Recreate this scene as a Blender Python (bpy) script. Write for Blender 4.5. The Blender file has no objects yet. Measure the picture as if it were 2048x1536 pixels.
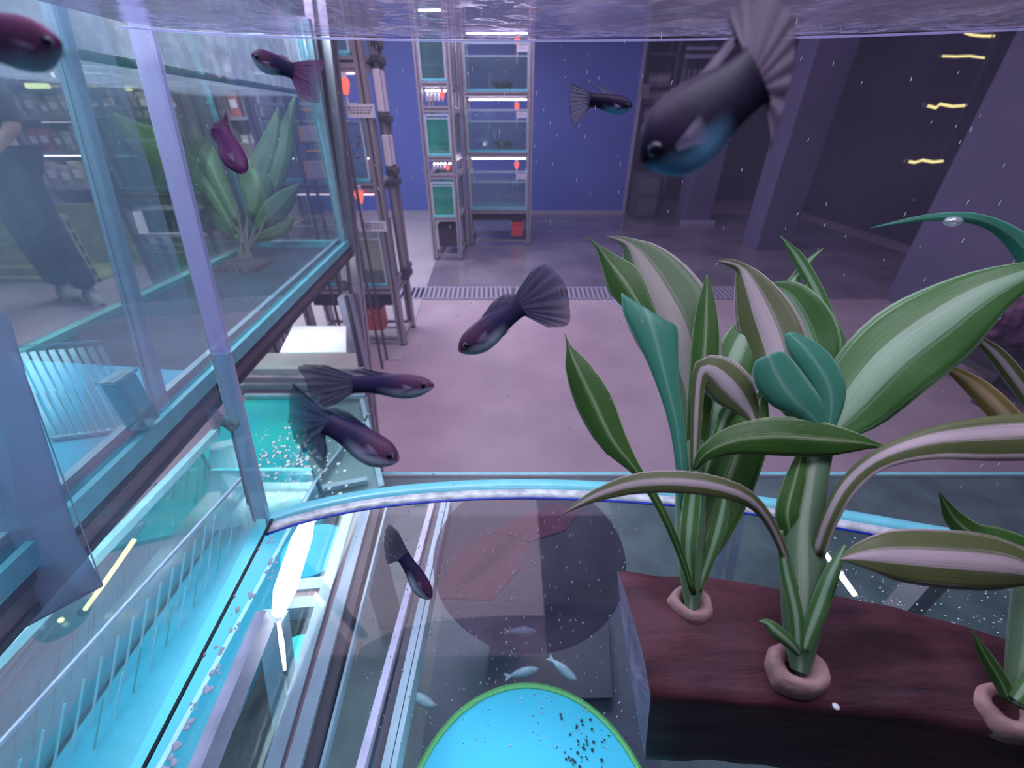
import bpy, bmesh, math, random
from mathutils import Vector, Matrix, noise
random.seed(7)
C = bpy.context.scene
COL = C.collection
H = 1.10                      # eye height of the photographer above the floor
F = 835.0                     # focal length in pixels of the 2048 wide frame
TH = math.radians(32.06)      # camera looks down by this much
CT, ST = math.cos(TH), math.sin(TH)

# ---------------------------------------------------------------- camera
cd = bpy.data.cameras.new('camera'); cam = bpy.data.objects.new('camera', cd); COL.objects.link(cam)
cam.location = (0, 0, H); cam.rotation_euler = (math.pi/2-TH, 0, 0)
cd.sensor_width = 36; cd.lens = 36*F/2048; cd.clip_start = 0.004; cd.clip_end = 60
cd.dof.use_dof = True; cd.dof.focus_distance = 0.22; cd.dof.aperture_fstop = 12
C.camera = cam
# ---------------------------------------------------------------- world, exposure
w = bpy.data.worlds.new('world'); C.world = w; w.use_nodes = True
w.node_tree.nodes['Background'].inputs[0].default_value = (.30, .28, .45, 1)
w.node_tree.nodes['Background'].inputs[1].default_value = .35
C.view_settings.view_transform = 'Standard'; C.view_settings.look = 'None'
C.view_settings.gamma = 1; C.view_settings.use_curve_mapping = False
C.view_settings.exposure = 0.0
try:
    C.cycles.transparent_max_bounces = 40; C.cycles.max_bounces = 10
    C.cycles.sample_clamp_indirect = 4; C.cycles.caustics_reflective = False; C.cycles.caustics_refractive = False
except Exception: pass

def area(name, loc, size, power, color, target=None, sy=None, spread=None):
    l = bpy.data.lights.new(name, 'AREA'); l.energy = power; l.color = color
    l.shape = 'RECTANGLE'; l.size = size; l.size_y = sy or size
    if spread: l.spread = math.radians(spread)
    o = bpy.data.objects.new(name, l); COL.objects.link(o); o.location = loc
    d = (Vector(target)-Vector(loc)) if target else Vector((0, 0, -1))
    o.rotation_euler = d.to_track_quat('-Z', 'Y').to_euler()
    return o
area('hall_light', (-.6, 3.2, 2.55), 2.4, 74, (.84, .70, 1.0), sy=3.0)
area('hall_light', (-2.6, 3.6, 2.55), 1.6, 120, (.84, .88, .90), sy=3.0)
area('hall_light', (2.6, 4.5, 2.55), 1.5, 9, (.62, .48, 1.0), sy=2.0)
area('aisle_light', (-.35, 1.4, 2.5), 1.0, 19, (1.0, .72, .88), sy=1.0)
area('tank_lamp_light', (.12, .10, H+.26), .42, 3.1, (.97, .97, .96), sy=.16)
area('left_tank_light', (-.47, .55, H+.33), .14, 10.0, (.70, .95, 1.0), sy=.8)
area('lower_tank_light', (-.39, .25, H-.315), .12, .85, (.60, .94, 1.0), sy=.40)
area('lower_tank_light', (-.46, .66, H-.315), .16, .42, (.60, .97, .95), sy=.26)
area('understand_light', (.02, .22, H-.31), .25, .07, (.70, .90, 1.0), sy=.30)

# ---------------------------------------------------------------- pixel helpers
def ray(x, y):
    d = (768-y)/F
    return Vector(((x-1024)/F, CT+ST*d, -ST+CT*d))
CAMP = Vector((0, 0, H))
def at(x, y, D=None, X=None, Y=None, Z=None):
    """world point seen at photo position (x, y); one of depth D, X, Y or Z (Z from eye level) fixes how far"""
    r = ray(x, y)
    if D is not None: s = D
    elif X is not None: s = X/r.x
    elif Y is not None: s = Y/r.y
    else: s = Z/r.z
    return CAMP + r*s

# ---------------------------------------------------------------- materials
def new_mat(name):
    m = bpy.data.materials.new(name); m.use_nodes = True
    nt = m.node_tree; nt.nodes.clear()
    out = nt.nodes.new('ShaderNodeOutputMaterial')
    return m, nt, out
def mat(name, col, rough=.5, metal=0, var=0, scale=20, bump=0, col2=None, spec=.5, stretch=None, sub=0, coat=0):
    m, nt, out = new_mat(name); N = nt.nodes; L = nt.links
    p = N.new('ShaderNodeBsdfPrincipled'); L.new(p.outputs[0], out.inputs[0])
    p.inputs['Base Color'].default_value = (*col, 1); p.inputs['Roughness'].default_value = rough
    p.inputs['Metallic'].default_value = metal; p.inputs['Specular IOR Level'].default_value = spec
    p.inputs['Coat Weight'].default_value = coat
    if var or bump or col2:
        tc = N.new('ShaderNodeTexCoord'); mp = N.new('ShaderNodeMapping'); nz = N.new('ShaderNodeTexNoise')
        if stretch: mp.inputs['Scale'].default_value = stretch
        L.new(tc.outputs['Object'], mp.inputs[0]); L.new(mp.outputs[0], nz.inputs['Vector'])
        nz.inputs['Scale'].default_value = scale; nz.inputs['Detail'].default_value = 6
        c2 = col2 or tuple(max(0, c*(1-var)) for c in col)
        cr = N.new('ShaderNodeValToRGB'); cr.color_ramp.elements[0].position = .35; cr.color_ramp.elements[1].position = .65
        cr.color_ramp.elements[0].color = (*c2, 1); cr.color_ramp.elements[1].color = (*col, 1)
        L.new(nz.outputs['Fac'], cr.inputs[0]); L.new(cr.outputs[0], p.inputs['Base Color'])
        if bump:
            b = N.new('ShaderNodeBump'); b.inputs['Strength'].default_value = bump; b.inputs['Distance'].default_value = .004
            L.new(nz.outputs['Fac'], b.inputs['Height']); L.new(b.outputs[0], p.inputs['Normal'])
    return m
def emis(name, col, s):
    m, nt, out = new_mat(name); e = nt.nodes.new('ShaderNodeEmission')
    e.inputs[0].default_value = (*col, 1); e.inputs[1].default_value = s; nt.links.new(e.outputs[0], out.inputs[0]); return m
def clear(name, tint=(1, 1, 1), film=.03, filmcol=(.7, .8, .9), gloss=.06, rough=.03, bump=0, bscale=30, patch=0, fres=.25):
    """see-through glass, plastic or water: transparent + thin scattering film + reflection"""
    m, nt, out = new_mat(name); N = nt.nodes; L = nt.links
    t = N.new('ShaderNodeBsdfTransparent'); t.inputs[0].default_value = (*tint, 1)
    d = N.new('ShaderNodeBsdfDiffuse'); d.inputs[0].default_value = (*filmcol, 1)
    tr = N.new('ShaderNodeBsdfTranslucent'); tr.inputs[0].default_value = (*filmcol, 1)
    ms = N.new('ShaderNodeMixShader'); ms.inputs[0].default_value = .5; L.new(d.outputs[0], ms.inputs[1]); L.new(tr.outputs[0], ms.inputs[2])
    g = N.new('ShaderNodeBsdfGlossy'); g.inputs['Roughness'].default_value = rough; g.inputs[0].default_value = (.95, .97, 1, 1)
    m1 = N.new('ShaderNodeMixShader'); m1.inputs[0].default_value = film
    L.new(t.outputs[0], m1.inputs[1]); L.new(ms.outputs[0], m1.inputs[2])
    if patch:
        tc = N.new('ShaderNodeTexCoord'); nz = N.new('ShaderNodeTexNoise'); nz.inputs['Scale'].default_value = bscale; nz.inputs['Detail'].default_value = 5
        L.new(tc.outputs['Object'], nz.inputs['Vector'])
        mr = N.new('ShaderNodeMapRange'); mr.inputs[1].default_value = .45; mr.inputs[2].default_value = .75
        mr.inputs[3].default_value = film; mr.inputs[4].default_value = film+patch
        L.new(nz.outputs['Fac'], mr.inputs[0]); L.new(mr.outputs[0], m1.inputs[0])
    lw = N.new('ShaderNodeLayerWeight'); lw.inputs[0].default_value = fres
    mu = N.new('ShaderNodeMath'); mu.operation = 'MULTIPLY_ADD'; mu.inputs[1].default_value = .35; mu.inputs[2].default_value = gloss
    L.new(lw.outputs['Fresnel'], mu.inputs[0])
    m2 = N.new('ShaderNodeMixShader'); L.new(mu.outputs[0], m2.inputs[0]); L.new(m1.outputs[0], m2.inputs[1]); L.new(g.outputs[0], m2.inputs[2])
    L.new(m2.outputs[0], out.inputs[0])
    if bump:
        tc = N.new('ShaderNodeTexCoord'); nz = N.new('ShaderNodeTexNoise'); nz.inputs['Scale'].default_value = bscale
        L.new(tc.outputs['Object'], nz.inputs['Vector']); b = N.new('ShaderNodeBump'); b.inputs['Strength'].default_value = bump; b.inputs['Distance'].default_value = .005
        L.new(nz.outputs['Fac'], b.inputs['Height']); L.new(b.outputs[0], g.inputs['Normal'])
    return m

M = {}
M['floor'] = mat('floor_concrete', (.42, .34, .40), .38, col2=(.34, .265, .32), scale=3.0, bump=.15)
M['floor_wet'] = mat('floor_wet_concrete', (.22, .20, .25), .16, col2=(.13, .11, .15), scale=2.0, bump=.15, spec=.7)
M['floor_pale'] = mat('floor_pale_resin', (.42, .38, .42), .4, var=.12, scale=4)
M['blue'] = mat('blue_paint', (.09, .14, .50), .6, var=.12, scale=1.5)
M['dark'] = mat('dark_paint', (.045, .045, .06), .7, var=.3, scale=2)
M['ceil'] = mat('ceiling_paint', (.10, .10, .13), .8)
M['lilac'] = mat('lilac_pillar_paint', (.12, .105, .20), .6, var=.15, scale=3)
M['skirt'] = mat('skirting', (.32, .30, .42), .5)
M['brownwall'] = mat('brown_board', (.26, .21, .21), .7, var=.25, scale=3)
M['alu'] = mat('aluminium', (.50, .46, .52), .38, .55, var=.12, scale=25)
M['alud'] = mat('aluminium_groove', (.10, .09, .11), .6, .2)
M['beam'] = mat('brown_metal_beam', (.34, .25, .27), .5, .1, var=.25, scale=12)
M['beamd'] = mat('dark_beam_strip', (.05, .045, .06), .5)
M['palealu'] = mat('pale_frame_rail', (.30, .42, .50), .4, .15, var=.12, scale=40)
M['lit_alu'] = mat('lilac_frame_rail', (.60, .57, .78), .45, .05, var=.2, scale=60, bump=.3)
M['foam'] = mat('cyan_foam_mat', (.03, .52, .72), .65, var=.10, scale=14)
M['foam2'] = mat('turquoise_foam_mat', (.02, .66, .80), .7, col2=(.03, .78, .68), scale=9)
M['foamb'] = mat('blue_foam_mat', (.035, .53, .76), .6, var=.08, scale=14)
M['edge'] = mat('cyan_glass_edge', (.22, .84, .94), .25, var=.15, scale=60)
M['edgew'] = mat('whitish_glass_edge', (.62, .80, .92), .3)
M['edgeb'] = mat('bright_cyan_glass_edge', (.22, .78, .90), .2, var=.12, scale=60)
M['edgep'] = mat('pale_glass_edge', (.40, .62, .72), .25, var=.15, scale=60)
M['gedge'] = mat('green_glass_edge', (.10, .50, .45), .3, var=.15, scale=30)
M['white'] = mat('white_plastic', (.85, .82, .95), .5)
M['glass'] = clear('tank_glass', (.97, .99, .99), .02, (.6, .8, .85), .03)
M['lglass'] = clear('left_tank_glass', (.93, .98, .98), .05, (.60, .76, .78), .04, patch=.09, bscale=9)
M['bow'] = clear('bow_front_glass', (.97, .965, 1.0), .055, (.62, .56, .92), .015, patch=.03, bscale=7, fres=.1)  # film carries the veil of the hazy water and its lifted blacks
M['bottomg'] = clear('bottom_glass', (.90, .95, 1), .03, (.30, .45, .60), .02, patch=.04, bscale=25, fres=.12)
M['sideg'] = clear('side_glass', (.96, .98, 1), .09, (.55, .66, .95), .02, patch=.06, bscale=12, fres=.12)
M['water'] = clear('tank_water', (.80, .88, .86), .16, (.36, .48, .50), .03, fres=.2)
M['gwater'] = clear('green_tank_water', (.35, .90, .72), .40, (.10, .85, .58), .03, fres=.2)
M['gywater'] = clear('grey_green_tank_water', (.6, .85, .8), .5, (.22, .38, .38), .03, fres=.2)
M['bwater'] = clear('brown_tank_water', (.8, .8, .72), .45, (.34, .33, .30), .03, fres=.2)
M['surf'] = clear('water_surface', (.55, .50, .68), .22, (.36, .30, .52), .16, .12, bump=.6, bscale=40, patch=.35)
M['surf2'] = clear('left_water_surface', (.75, .85, .9), .30, (.75, .72, .95), .15, .1, bump=.8, bscale=30, patch=.3)
M['surf3'] = clear('rippled_water_surface', (.80, .99, .98), .03, (.2, .8, .8), .0, .15, bump=.25, bscale=45, patch=.0, fres=.04)
M['surf4'] = clear('still_water_surface', (.9, .99, 1), .05, (.5, .8, .9), .015, .2, bump=.1, bscale=12, patch=.05)
M['seam'] = clear('frosted_seam', (.85, .88, 1), .62, (.72, .72, 1.0), .06, .2, fres=.2)
M['seam2'] = clear('pale_frosted_seam', (.70, .85, .95), .70, (.55, .75, .90), .05, .2, fres=.2)
M['mist'] = clear('condensation_mist', (.90, .88, 1), .50, (.86, .78, 1.0), .02, .3, patch=.45, bscale=45)
M['comb'] = clear('comb_plastic', (.75, .93, .97), .20, (.28, .55, .60), .04, .15)
M['combl'] = mat('pale_comb_edge', (.45, .75, .88), .35)
M['box'] = clear('overflow_plastic', (.7, .9, .95), .5, (.38, .68, .76), .06, .2)
M['black'] = mat('black_silicone', (.01, .02, .03), .4)
M['bluebead'] = mat('blue_silicone', (.01, .05, .55), .35)
M['whitebead'] = mat('clear_bead', (.80, .90, .98), .18, var=.45, scale=90, bump=.5)
M['haze'] = clear('misty_plastic', (.80, .84, .98), .66, (.66, .72, .88), .04, .25, patch=.15, bscale=5)
M['led'] = emis('led_strip', (.95, .88, 1.0), 45)
M['gloww'] = emis('white_lamp_and_glint', (.95, 1.0, 1.0), 6)  # glow of real lamps and of stand-in highlight streaks
M['glowy'] = emis('yellow_lamp_and_glint', (.95, 1.0, .45), 2.2)
M['glowg'] = emis('warm_lamp_and_glint', (1.0, .86, .35), 1.1)
M['ledp'] = emis('led_pink_tube', (1.0, .72, .9), 2.2)
M['red'] = mat('red_plastic', (.80, .09, .07), .45)
M['redglow'] = emis('red_glowing_plastic', (1.0, .16, .12), 1.3)  # red plastic feeder bulb given a glow of its own
M['slate'] = mat('slate_mat', (.07, .11, .15), .5, col2=(.04, .065, .10), scale=14)
M['slateg'] = mat('green_slate_mat', (.10, .155, .16), .45, col2=(.06, .10, .11), scale=20, bump=.4)
M['maroon'] = mat('maroon_tone', (.30, .10, .15), .6, var=.2, scale=8)
M['skin'] = mat('skin', (.55, .36, .30), .6)
M['jean'] = mat('dark_jeans', (.018, .03, .055), .85, var=.35, scale=14, bump=.3)
M['shirt'] = mat('dark_shirt', (.05, .05, .08), .9, var=.2)
M['shoe'] = mat('grey_shoe', (.32, .33, .36), .6, var=.25, scale=40)
M['sole'] = mat('shoe_sole', (.50, .50, .52), .7)
M['wood'] = None
M['spark'] = mat('white_speck', (.80, .88, .95), .3)

# ---------------------------------------------------------------- mesh helpers
class MB:
    def __init__(s): s.v = []; s.f = []; s.mi = []; s.uv = {}
    def add(s, vs, fs, mi=0):
        n = len(s.v); s.v += [Vector(v) for v in vs]; s.f += [tuple(i+n for i in f) for f in fs]; s.mi += [mi]*len(fs); return s
    def box(s, a, b, mi=0, axis_mi=None):
        x0, y0, z0 = a; x1, y1, z1 = b
        vs = [(x0,y0,z0),(x1,y0,z0),(x1,y1,z0),(x0,y1,z0),(x0,y0,z1),(x1,y0,z1),(x1,y1,z1),(x0,y1,z1)]
        fs = [(0,3,2,1),(4,5,6,7),(0,1,5,4),(2,3,7,6),(1,2,6,5),(3,0,4,7)]
        s.add(vs, fs, mi)
        if axis_mi:      # big faces mi, thin faces axis_mi: (thin axis index, material)
            ax, m2 = axis_mi; big = {2: (0, 1), 1: (2, 3), 0: (4, 5)}[ax]
            for k in range(6):
                if k not in big: s.mi[len(s.mi)-6+k] = m2
        return s
    def prism(s, a, b, w, h=None, up=(0, 0, 1), mi=0):
        """bar from a to b, width w, height h"""
        a = Vector(a); b = Vector(b); h = h or w
        d = (b-a).normalized(); u = Vector(up); u = (u - d*u.dot(d))
        u = u.normalized() if u.length > 1e-6 else Vector((0, 1, 0)); r = d.cross(u).normalized()
        vs = [p + r*sx*w/2 + u*sz*h/2 for p in (a, b) for sx, sz in ((-1,-1),(1,-1),(1,1),(-1,1))]
        s.add(vs, [(3,2,1,0),(4,5,6,7),(0,1,5,4),(1,2,6,5),(2,3,7,6),(3,0,4,7)], mi); return s
    def tube(s, pts, r, n=10, mi=0, caps=True):
        pts = [Vector(p) for p in pts]; rs = r if isinstance(r, (list, tuple)) else [r]*len(pts)
        base = len(s.v); prev = None
        for i, p in enumerate(pts):
            d = (pts[min(i+1, len(pts)-1)]-pts[max(i-1, 0)]).normalized()
            u = prev if prev is not None else (Vector((0, 0, 1)) if abs(d.z) < .9 else Vector((1, 0, 0)))
            u = (u-d*u.dot(d)).normalized(); prev = u; v = d.cross(u)
            for k in range(n):
                a = 2*math.pi*k/n; s.v.append(p+(u*math.cos(a)+v*math.sin(a))*rs[i])
        for i in range(len(pts)-1):
            for k in range(n):
                a = base+i*n+k; b = base+i*n+(k+1) % n; s.f.append((a, b, b+n, a+n)); s.mi.append(mi)
        if caps:
            s.f.append(tuple(base+k for k in range(n))[::-1]); s.mi.append(mi)
            e = base+(len(pts)-1)*n; s.f.append(tuple(e+k for k in range(n))); s.mi.append(mi)
        return s
    def ball(s, c, r, n=8, m=6, mi=0, sc=(1, 1, 1)):
        c = Vector(c); vs = [c+Vector((0, 0, r*sc[2]))]
        for i in range(1, m):
            t = math.pi*i/m
            for k in range(n):
                a = 2*math.pi*k/n; vs.append(c+Vector((r*sc[0]*math.sin(t)*math.cos(a), r*sc[1]*math.sin(t)*math.sin(a), r*sc[2]*math.cos(t))))
        vs.append(c-Vector((0, 0, r*sc[2]))); fs = []
        for k in range(n): fs.append((0, 1+k, 1+(k+1) % n))
        for i in range(m-2):
            for k in range(n):
                a = 1+i*n+k; b = 1+i*n+(k+1) % n; fs.append((a, a+n, b+n, b))
        e = len(vs)-1; o = 1+(m-2)*n
        for k in range(n): fs.append((e, o+(k+1) % n, o+k))
        s.add(vs, fs, mi); return s
    def grid(s, rows, mi=0, uvs=None):
        nr, nc = len(rows), len(rows[0]); b = len(s.v)
        for i, r in enumerate(rows):
            for j, p in enumerate(r):
                s.v.append(Vector(p))
                s.uv[len(s.v)-1] = uvs[i][j] if uvs else (j/(nc-1), i/(nr-1))
        for i in range(nr-1):
            for j in range(nc-1):
                a = b+i*nc+j; s.f.append((a, a+1, a+nc+1, a+nc)); s.mi.append(mi)
        return s
    def disc(s, c, r, z2, n=40, mi=0):
        c = Vector(c); vs = [c+Vector((r*math.cos(2*math.pi*k/n), r*math.sin(2*math.pi*k/n), 0)) for k in range(n)]
        vs += [v+Vector((0, 0, z2)) for v in vs]
        s.add(vs, [tuple(range(n))[::-1], tuple(range(n, 2*n))]+[(k, (k+1) % n, n+(k+1) % n, n+k) for k in range(n)], mi); return s
    def build(s, name, mats, parent=None, smooth=False, bevel=0, solid=0):
        off = wloc(parent) if parent else Vector((0, 0, 0))
        me = bpy.data.meshes.new(name); me.from_pydata([v-off for v in s.v], [], s.f); me.update()
        mats = mats if isinstance(mats, (list, tuple)) else [mats]
        for m in mats: me.materials.append(M[m] if isinstance(m, str) else m)
        for p, mi in zip(me.polygons, s.mi): p.material_index = min(mi, len(mats)-1); p.use_smooth = smooth
        if s.uv:
            ul = me.uv_layers.new(name='UVMap')
            for lp in me.loops: ul.data[lp.index].uv = s.uv.get(lp.vertex_index, (0, 0))
        o = bpy.data.objects.new(name, me); COL.objects.link(o); o.parent = parent
        if bevel:
            b = o.modifiers.new('bevel', 'BEVEL'); b.width = bevel; b.segments = 2; b.limit_method = 'ANGLE'
        if solid:
            b = o.modifiers.new('solidify', 'SOLIDIFY'); b.thickness = solid; b.offset = 0
        return o
def wloc(o):
    v = Vector((0, 0, 0))
    while o is not None: v += o.location; o = o.parent
    return v
def tag(o, label=None, cat=None, group=None, kind=None):
    if label: o['label'] = label
    if cat: o['category'] = cat
    if group: o['group'] = group
    if kind: o['kind'] = kind
    return o
def thing(name, loc, label, cat, group=None):
    o = bpy.data.objects.new(name, None); COL.objects.link(o); o.location = loc; o.empty_display_size = .05
    return tag(o, label, cat, group)
def copy_tree(o, parent=None):
    c = o.copy(); COL.objects.link(c); c.parent = parent
    for ch in list(o.children): copy_tree(ch, c)
    return c
def lerp(a, b, t): return a+(b-a)*t

# ================================================================ the room
RX0, RX1, RY0, RY1, RZ = -5.2, 4.2, -1.6, 6.32, 2.7
def struct(name, mb, mats, **k):
    o = mb.build(name, mats, **k); o['kind'] = 'structure'; return o
struct('floor', MB().box((RX0, RY0, -.08), (RX1, RY1+1.6, 0)), 'floor')
struct('floor_wet_area', MB().box((-.80, 2.93, 0), (3.9, RY1-.02, .003)), 'floor_wet')
struct('floor_pale_area', MB().add([(-1.55, 2.0, .0), (-.60, 2.0, .0), (-.86, RY1, .0), (-1.9, RY1, .0), (-1.55, 2.0, .004), (-.60, 2.0, .004), (-.86, RY1, .004), (-1.9, RY1, .004)],
       [(3,2,1,0),(4,5,6,7),(0,1,5,4),(1,2,6,5),(2,3,7,6),(3,0,4,7)]), 'floor_pale')
struct('ceiling', MB().box((RX0, RY0, RZ), (RX1, RY1+1.6, RZ+.1)), 'ceil')
struct('wall_far', MB().box((RX0, RY1, 0), (1.56, RY1+.12, RZ)), 'blue')
struct('wall_alcove', MB().box((1.56, RY1+1.2, 0), (RX1, RY1+1.3, RZ)), 'dark')
struct('wall_return', MB().box((1.50, RY1+.12, 0), (1.56, RY1+1.2, RZ)), 'dark')
struct('wall_left', MB().box((RX0-.1, RY0, 0), (RX0, RY1, RZ)), 'brownwall')
struct('wall_right', MB().box((RX1, RY0, 0), (RX1+.1, RY1+1.3, RZ)), 'dark')
struct('wall_behind', MB().box((RX0, RY0-.1, 0), (RX1, RY0, RZ)), 'dark')
struct('baseboard_far', MB().box((-5.1, RY1-.015, 0), (1.56, RY1, .045)), 'skirt')
struct('trim_1', MB().box((1.56, RY1-.02, 0), (1.60, RY1+.12, RZ)), 'skirt')

# drain channel across the floor
dr = thing('floor_drain', (0.2, 3.06, 0), 'long slotted drain grate crossing the purple floor from the left rack to the plants', 'drain')
mb = MB(); dY0, dY1 = 2.94, 3.16
mb.box((-1.25, dY0-.02, .003), (2.3, dY0, .008)); mb.box((-1.25, dY1, .003), (2.3, dY1+.02, .008)); mb.build('frame', 'skirt', dr)
MB().box((-1.25, dY0, .001), (2.3, dY1, .004)).build('channel', 'alud', dr)
mb = MB(); x = -1.24
while x < 2.28:
    sl = .012*math.copysign(1, x); mb.add([(x, dY0, .0085), (x+.017, dY0, .0085), (x+.017+sl, dY1, .0085), (x+sl, dY1, .0085)], [(0, 1, 2, 3)]); x += .036
o = mb.build('slat', 'skirt', dr, solid=.004); o['kind'] = 'stuff'

# pillars and panels on the right
def pillar(x0, x1, y0, y1, name, m='lilac'):
    mb = MB().box((x0, y0, 0), (x1, y1, RZ)); return struct(name, mb, m, bevel=.01)
pillar(2.46, 2.80, 4.3, 4.6, 'pillar')
r = thing('low_partition', (2.35, 5.75, 0), 'low lilac partition with skirting, between dark cabinet and tall pillar', 'partition')
MB().box((2.18, 5.6, 0), (2.52, 5.9, .93)).build('panel', 'lilac', r, bevel=.01); MB().box((2.17, 5.59, .93), (2.53, 5.91, .95)).build('cap', 'skirt', r)
pillar(2.75, 2.95, 1.6, 2.95, 'partition_wall')
struct('trim_2', MB().box((2.14, 5.54, 0), (2.56, 5.59, .05)), 'skirt')

# ================================================================ racks
def post(mb, x, y, z0, z1, w=.04, top=None):
    """T slot aluminium post: four flanges round a recessed core"""
    tx = top if top else (x, y)
    a = Vector((x, y, z0)); b = Vector((tx[0], tx[1], z1))
    for dx, dy in ((-1, -1), (1, -1), (-1, 1), (1, 1)):
        o = Vector((dx*w*.31, dy*w*.31, 0)); mb.prism(a+o, b+o, w*.38, up=(0, 1, 0), mi=0)
    mb.prism(a, b, w*.72, up=(0, 1, 0), mi=1)
def beam(mb, a, b, w=.04):
    a = Vector(a); b = Vector(b)
    for dz in (-.31, .31): mb.prism(a+Vector((0, 0, dz*w)), b+Vector((0, 0, dz*w)), w, w*.38)
    mb.prism(a, b, w*.7, w*.4, mi=1)
def rack(x0, x1, y0, y1, tiers, top, label, low=True):
    r = thing('metal_rack', ((x0+x1)/2, (y0+y1)/2, 0), label, 'rack')
    w = .04
    for x, y in ((x0+w/2, y0+w/2), (x1-w/2, y0+w/2), (x0+w/2, y1-w/2), (x1-w/2, y1-w/2)):
        mb = MB(); post(mb, x, y, .012, top, w); po_ = mb.build('post', ['alu', 'alud'], r)
        MB().tube([(x, y, 0), (x, y, .014)], .024, 10).build('foot', 'beamd', po_)
    for z in tiers + ([.06] if low else []):
        for (a, b) in (((x0+w, y0+w/2), (x1-w, y0+w/2)), ((x0+w, y1-w/2), (x1-w, y1-w/2)), ((x0+w/2, y0+w), (x0+w/2, y1-w)), ((x1-w/2, y0+w), (x1-w/2, y1-w))):
            mb = MB(); beam(mb, (*a, z-w/2), (*b, z-w/2), w if z > .1 else .02); mb.build('beam', ['alu', 'alud'], r)
    return r
def tank(x0, x1, y0, y1, z0, h, water, label, wm='water', matm='foam', t=.008, plant=0):
    r = thing('fish_tank', ((x0+x1)/2, (y0+y1)/2, z0), label, 'fish tank')
    MB().box((x0, y0, z0), (x1, y1, z0+.008)).build('foam_mat', matm, r)
    z = z0+.008
    MB().box((x0, y0, z), (x1, y1, z+t), 0, (2, 1)).build('bottom_pane', ['glass', 'edge'], r)
    MB().box((x0, y0, z+t), (x1, y0+t, z+h), 0, (1, 1)).build('pane', ['glass', 'edgep'], r)
    MB().box((x0, y1-t, z+t), (x1, y1, z+h), 0, (1, 1)).build('pane', ['glass', 'edgep'], r)
    MB().box((x0, y0+t, z+t), (x0+t, y1-t, z+h), 0, (0, 1)).build('pane', ['glass', 'edgep'], r)
    MB().box((x1-t, y0+t, z+t), (x1, y1-t, z+h), 0, (0, 1)).build('pane', ['glass', 'edgep'], r)
    MB().box((x0+t, y0+.0005, z+h-.008), (x1-t, y0+t-.0005, z+h+.004)).build('top_rim', 'edgew', r)
    MB().box((x0, y0-.004, z), (x0+.007, y0, z+h)).build('corner_edge', 'edgew', r); MB().box((x1-.007, y0-.004, z), (x1, y0, z+h)).build('corner_edge', 'edgew', r)
    MB().box((x0+t, y0-.003, z+h*water-.006), (x1-t, y0, z+h*water)).build('waterline', 'edgew', r)
    e = .0015
    MB().box((x0+t+e, y0+t+e, z+t+e), (x1-t-e, y1-t-e, z+h*water)).build('water', wm, r)
    if plant:
        for q in range(3):
            mb = MB()
            for k in range(14):
                a = random.uniform(0, 6.28); q0 = Vector((lerp(x0, x1, .5+.1*q)+.01, lerp(y0, y1, .5), z+t+.002)); l = random.uniform(.04, .10)
                q1 = q0+Vector((math.cos(a)*l, math.sin(a)*l*.6, l*random.uniform(.5, 1.1)))
                mb.tube([q0, (q0+q1)/2+Vector((0, 0, l*.2)), q1], [.004, .007, .002], 5)
            mb.build('waterweed', 'weed', r)
    return r
M['weed'] = mat('dark_waterweed', (.03, .06, .03), .6)
def feeder(x, y, ztop, zbot, label, s=1.0):
    r = thing('tank_feeder', (x, y, ztop), label, 'feeder', 'red bulb feeders over the tanks')
    MB().tube([(x, y, ztop), (x, y, ztop-.02*s)], .016*s, 12).build('cap', 'white', r)
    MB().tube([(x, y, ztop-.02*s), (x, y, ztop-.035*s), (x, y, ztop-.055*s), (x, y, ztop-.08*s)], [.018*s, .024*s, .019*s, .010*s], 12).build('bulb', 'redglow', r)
    MB().tube([(x, y, ztop-.08*s), (x, y, zbot)], .005*s, 8).build('tube', 'white', r)
    return r
def card(x, y, z, w, h, label, ang=0):
    r = thing('tank_card', (x, y, z), label, 'card')
    sh_ = MB().box((x-w/2, y-.002, z-h/2), (x+w/2, y, z+h/2)).build('sheet', 'white', r)
    mb = MB(); random.seed(int(x*1000) ^ 77)
    for i in range(3):
        xx = x-w*.4
        while xx < x+w*.36:
            l = random.uniform(.04, .12)*w; mb.box((xx, y-.003, z+h*(.22-.2*i)), (xx+l, y-.002, z+h*(.22-.2*i)+h*.07)); xx += l+w*.04
    mb.build('handwriting', 'beamd', sh_); return r
def led_bar(x0, x1, y, z, label, m='led', w=.02):
    r = thing('led_bar', ((x0+x1)/2, y, z), label, 'light')
    MB().box((x0, y-w/2, z+.006), (x1, y+w/2, z+.018)).build('housing', 'white', r)
    MB().box((x0+.01, y-w/2+.002, z), (x1-.01, y+w/2-.002, z+.006)).build('diffuser', m, r); return r

T = [.355, .86, 1.335]
# wide far rack
WX0, WX1, WY0, WY1 = -.46, .19, 4.53, 4.98
rack(WX0, WX1, WY0, WY1, T+[1.80], 2.2, 'wide aluminium rack with three stacked tanks, in front of the blue wall')
lv = ['lowest', 'middle', 'top']
for i, z in enumerate(T):
    tank(WX0+.045, WX1-.045, WY0+.005, WY1-.06, z, .33, .74, 'clear tank on the %s tier of the wide far rack' % lv[i], plant=(i > 0))
    MB_ = led_bar(WX0+.06, WX1-.05, WY0+.10, [.80, 1.275, 1.745][i], 'light bar above the %s tank of the wide far rack' % lv[i])
    feeder(WX1-.145, WY0+.05, [.795, 1.27, 1.74][i], z+.20, 'red bulb feeder over the %s tank of the wide far rack' % lv[i])
    card(WX1-.10, WY0-.002, z+.30, .09, .045, 'white card on the rim of the %s tank of the wide far rack' % lv[i])
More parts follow.
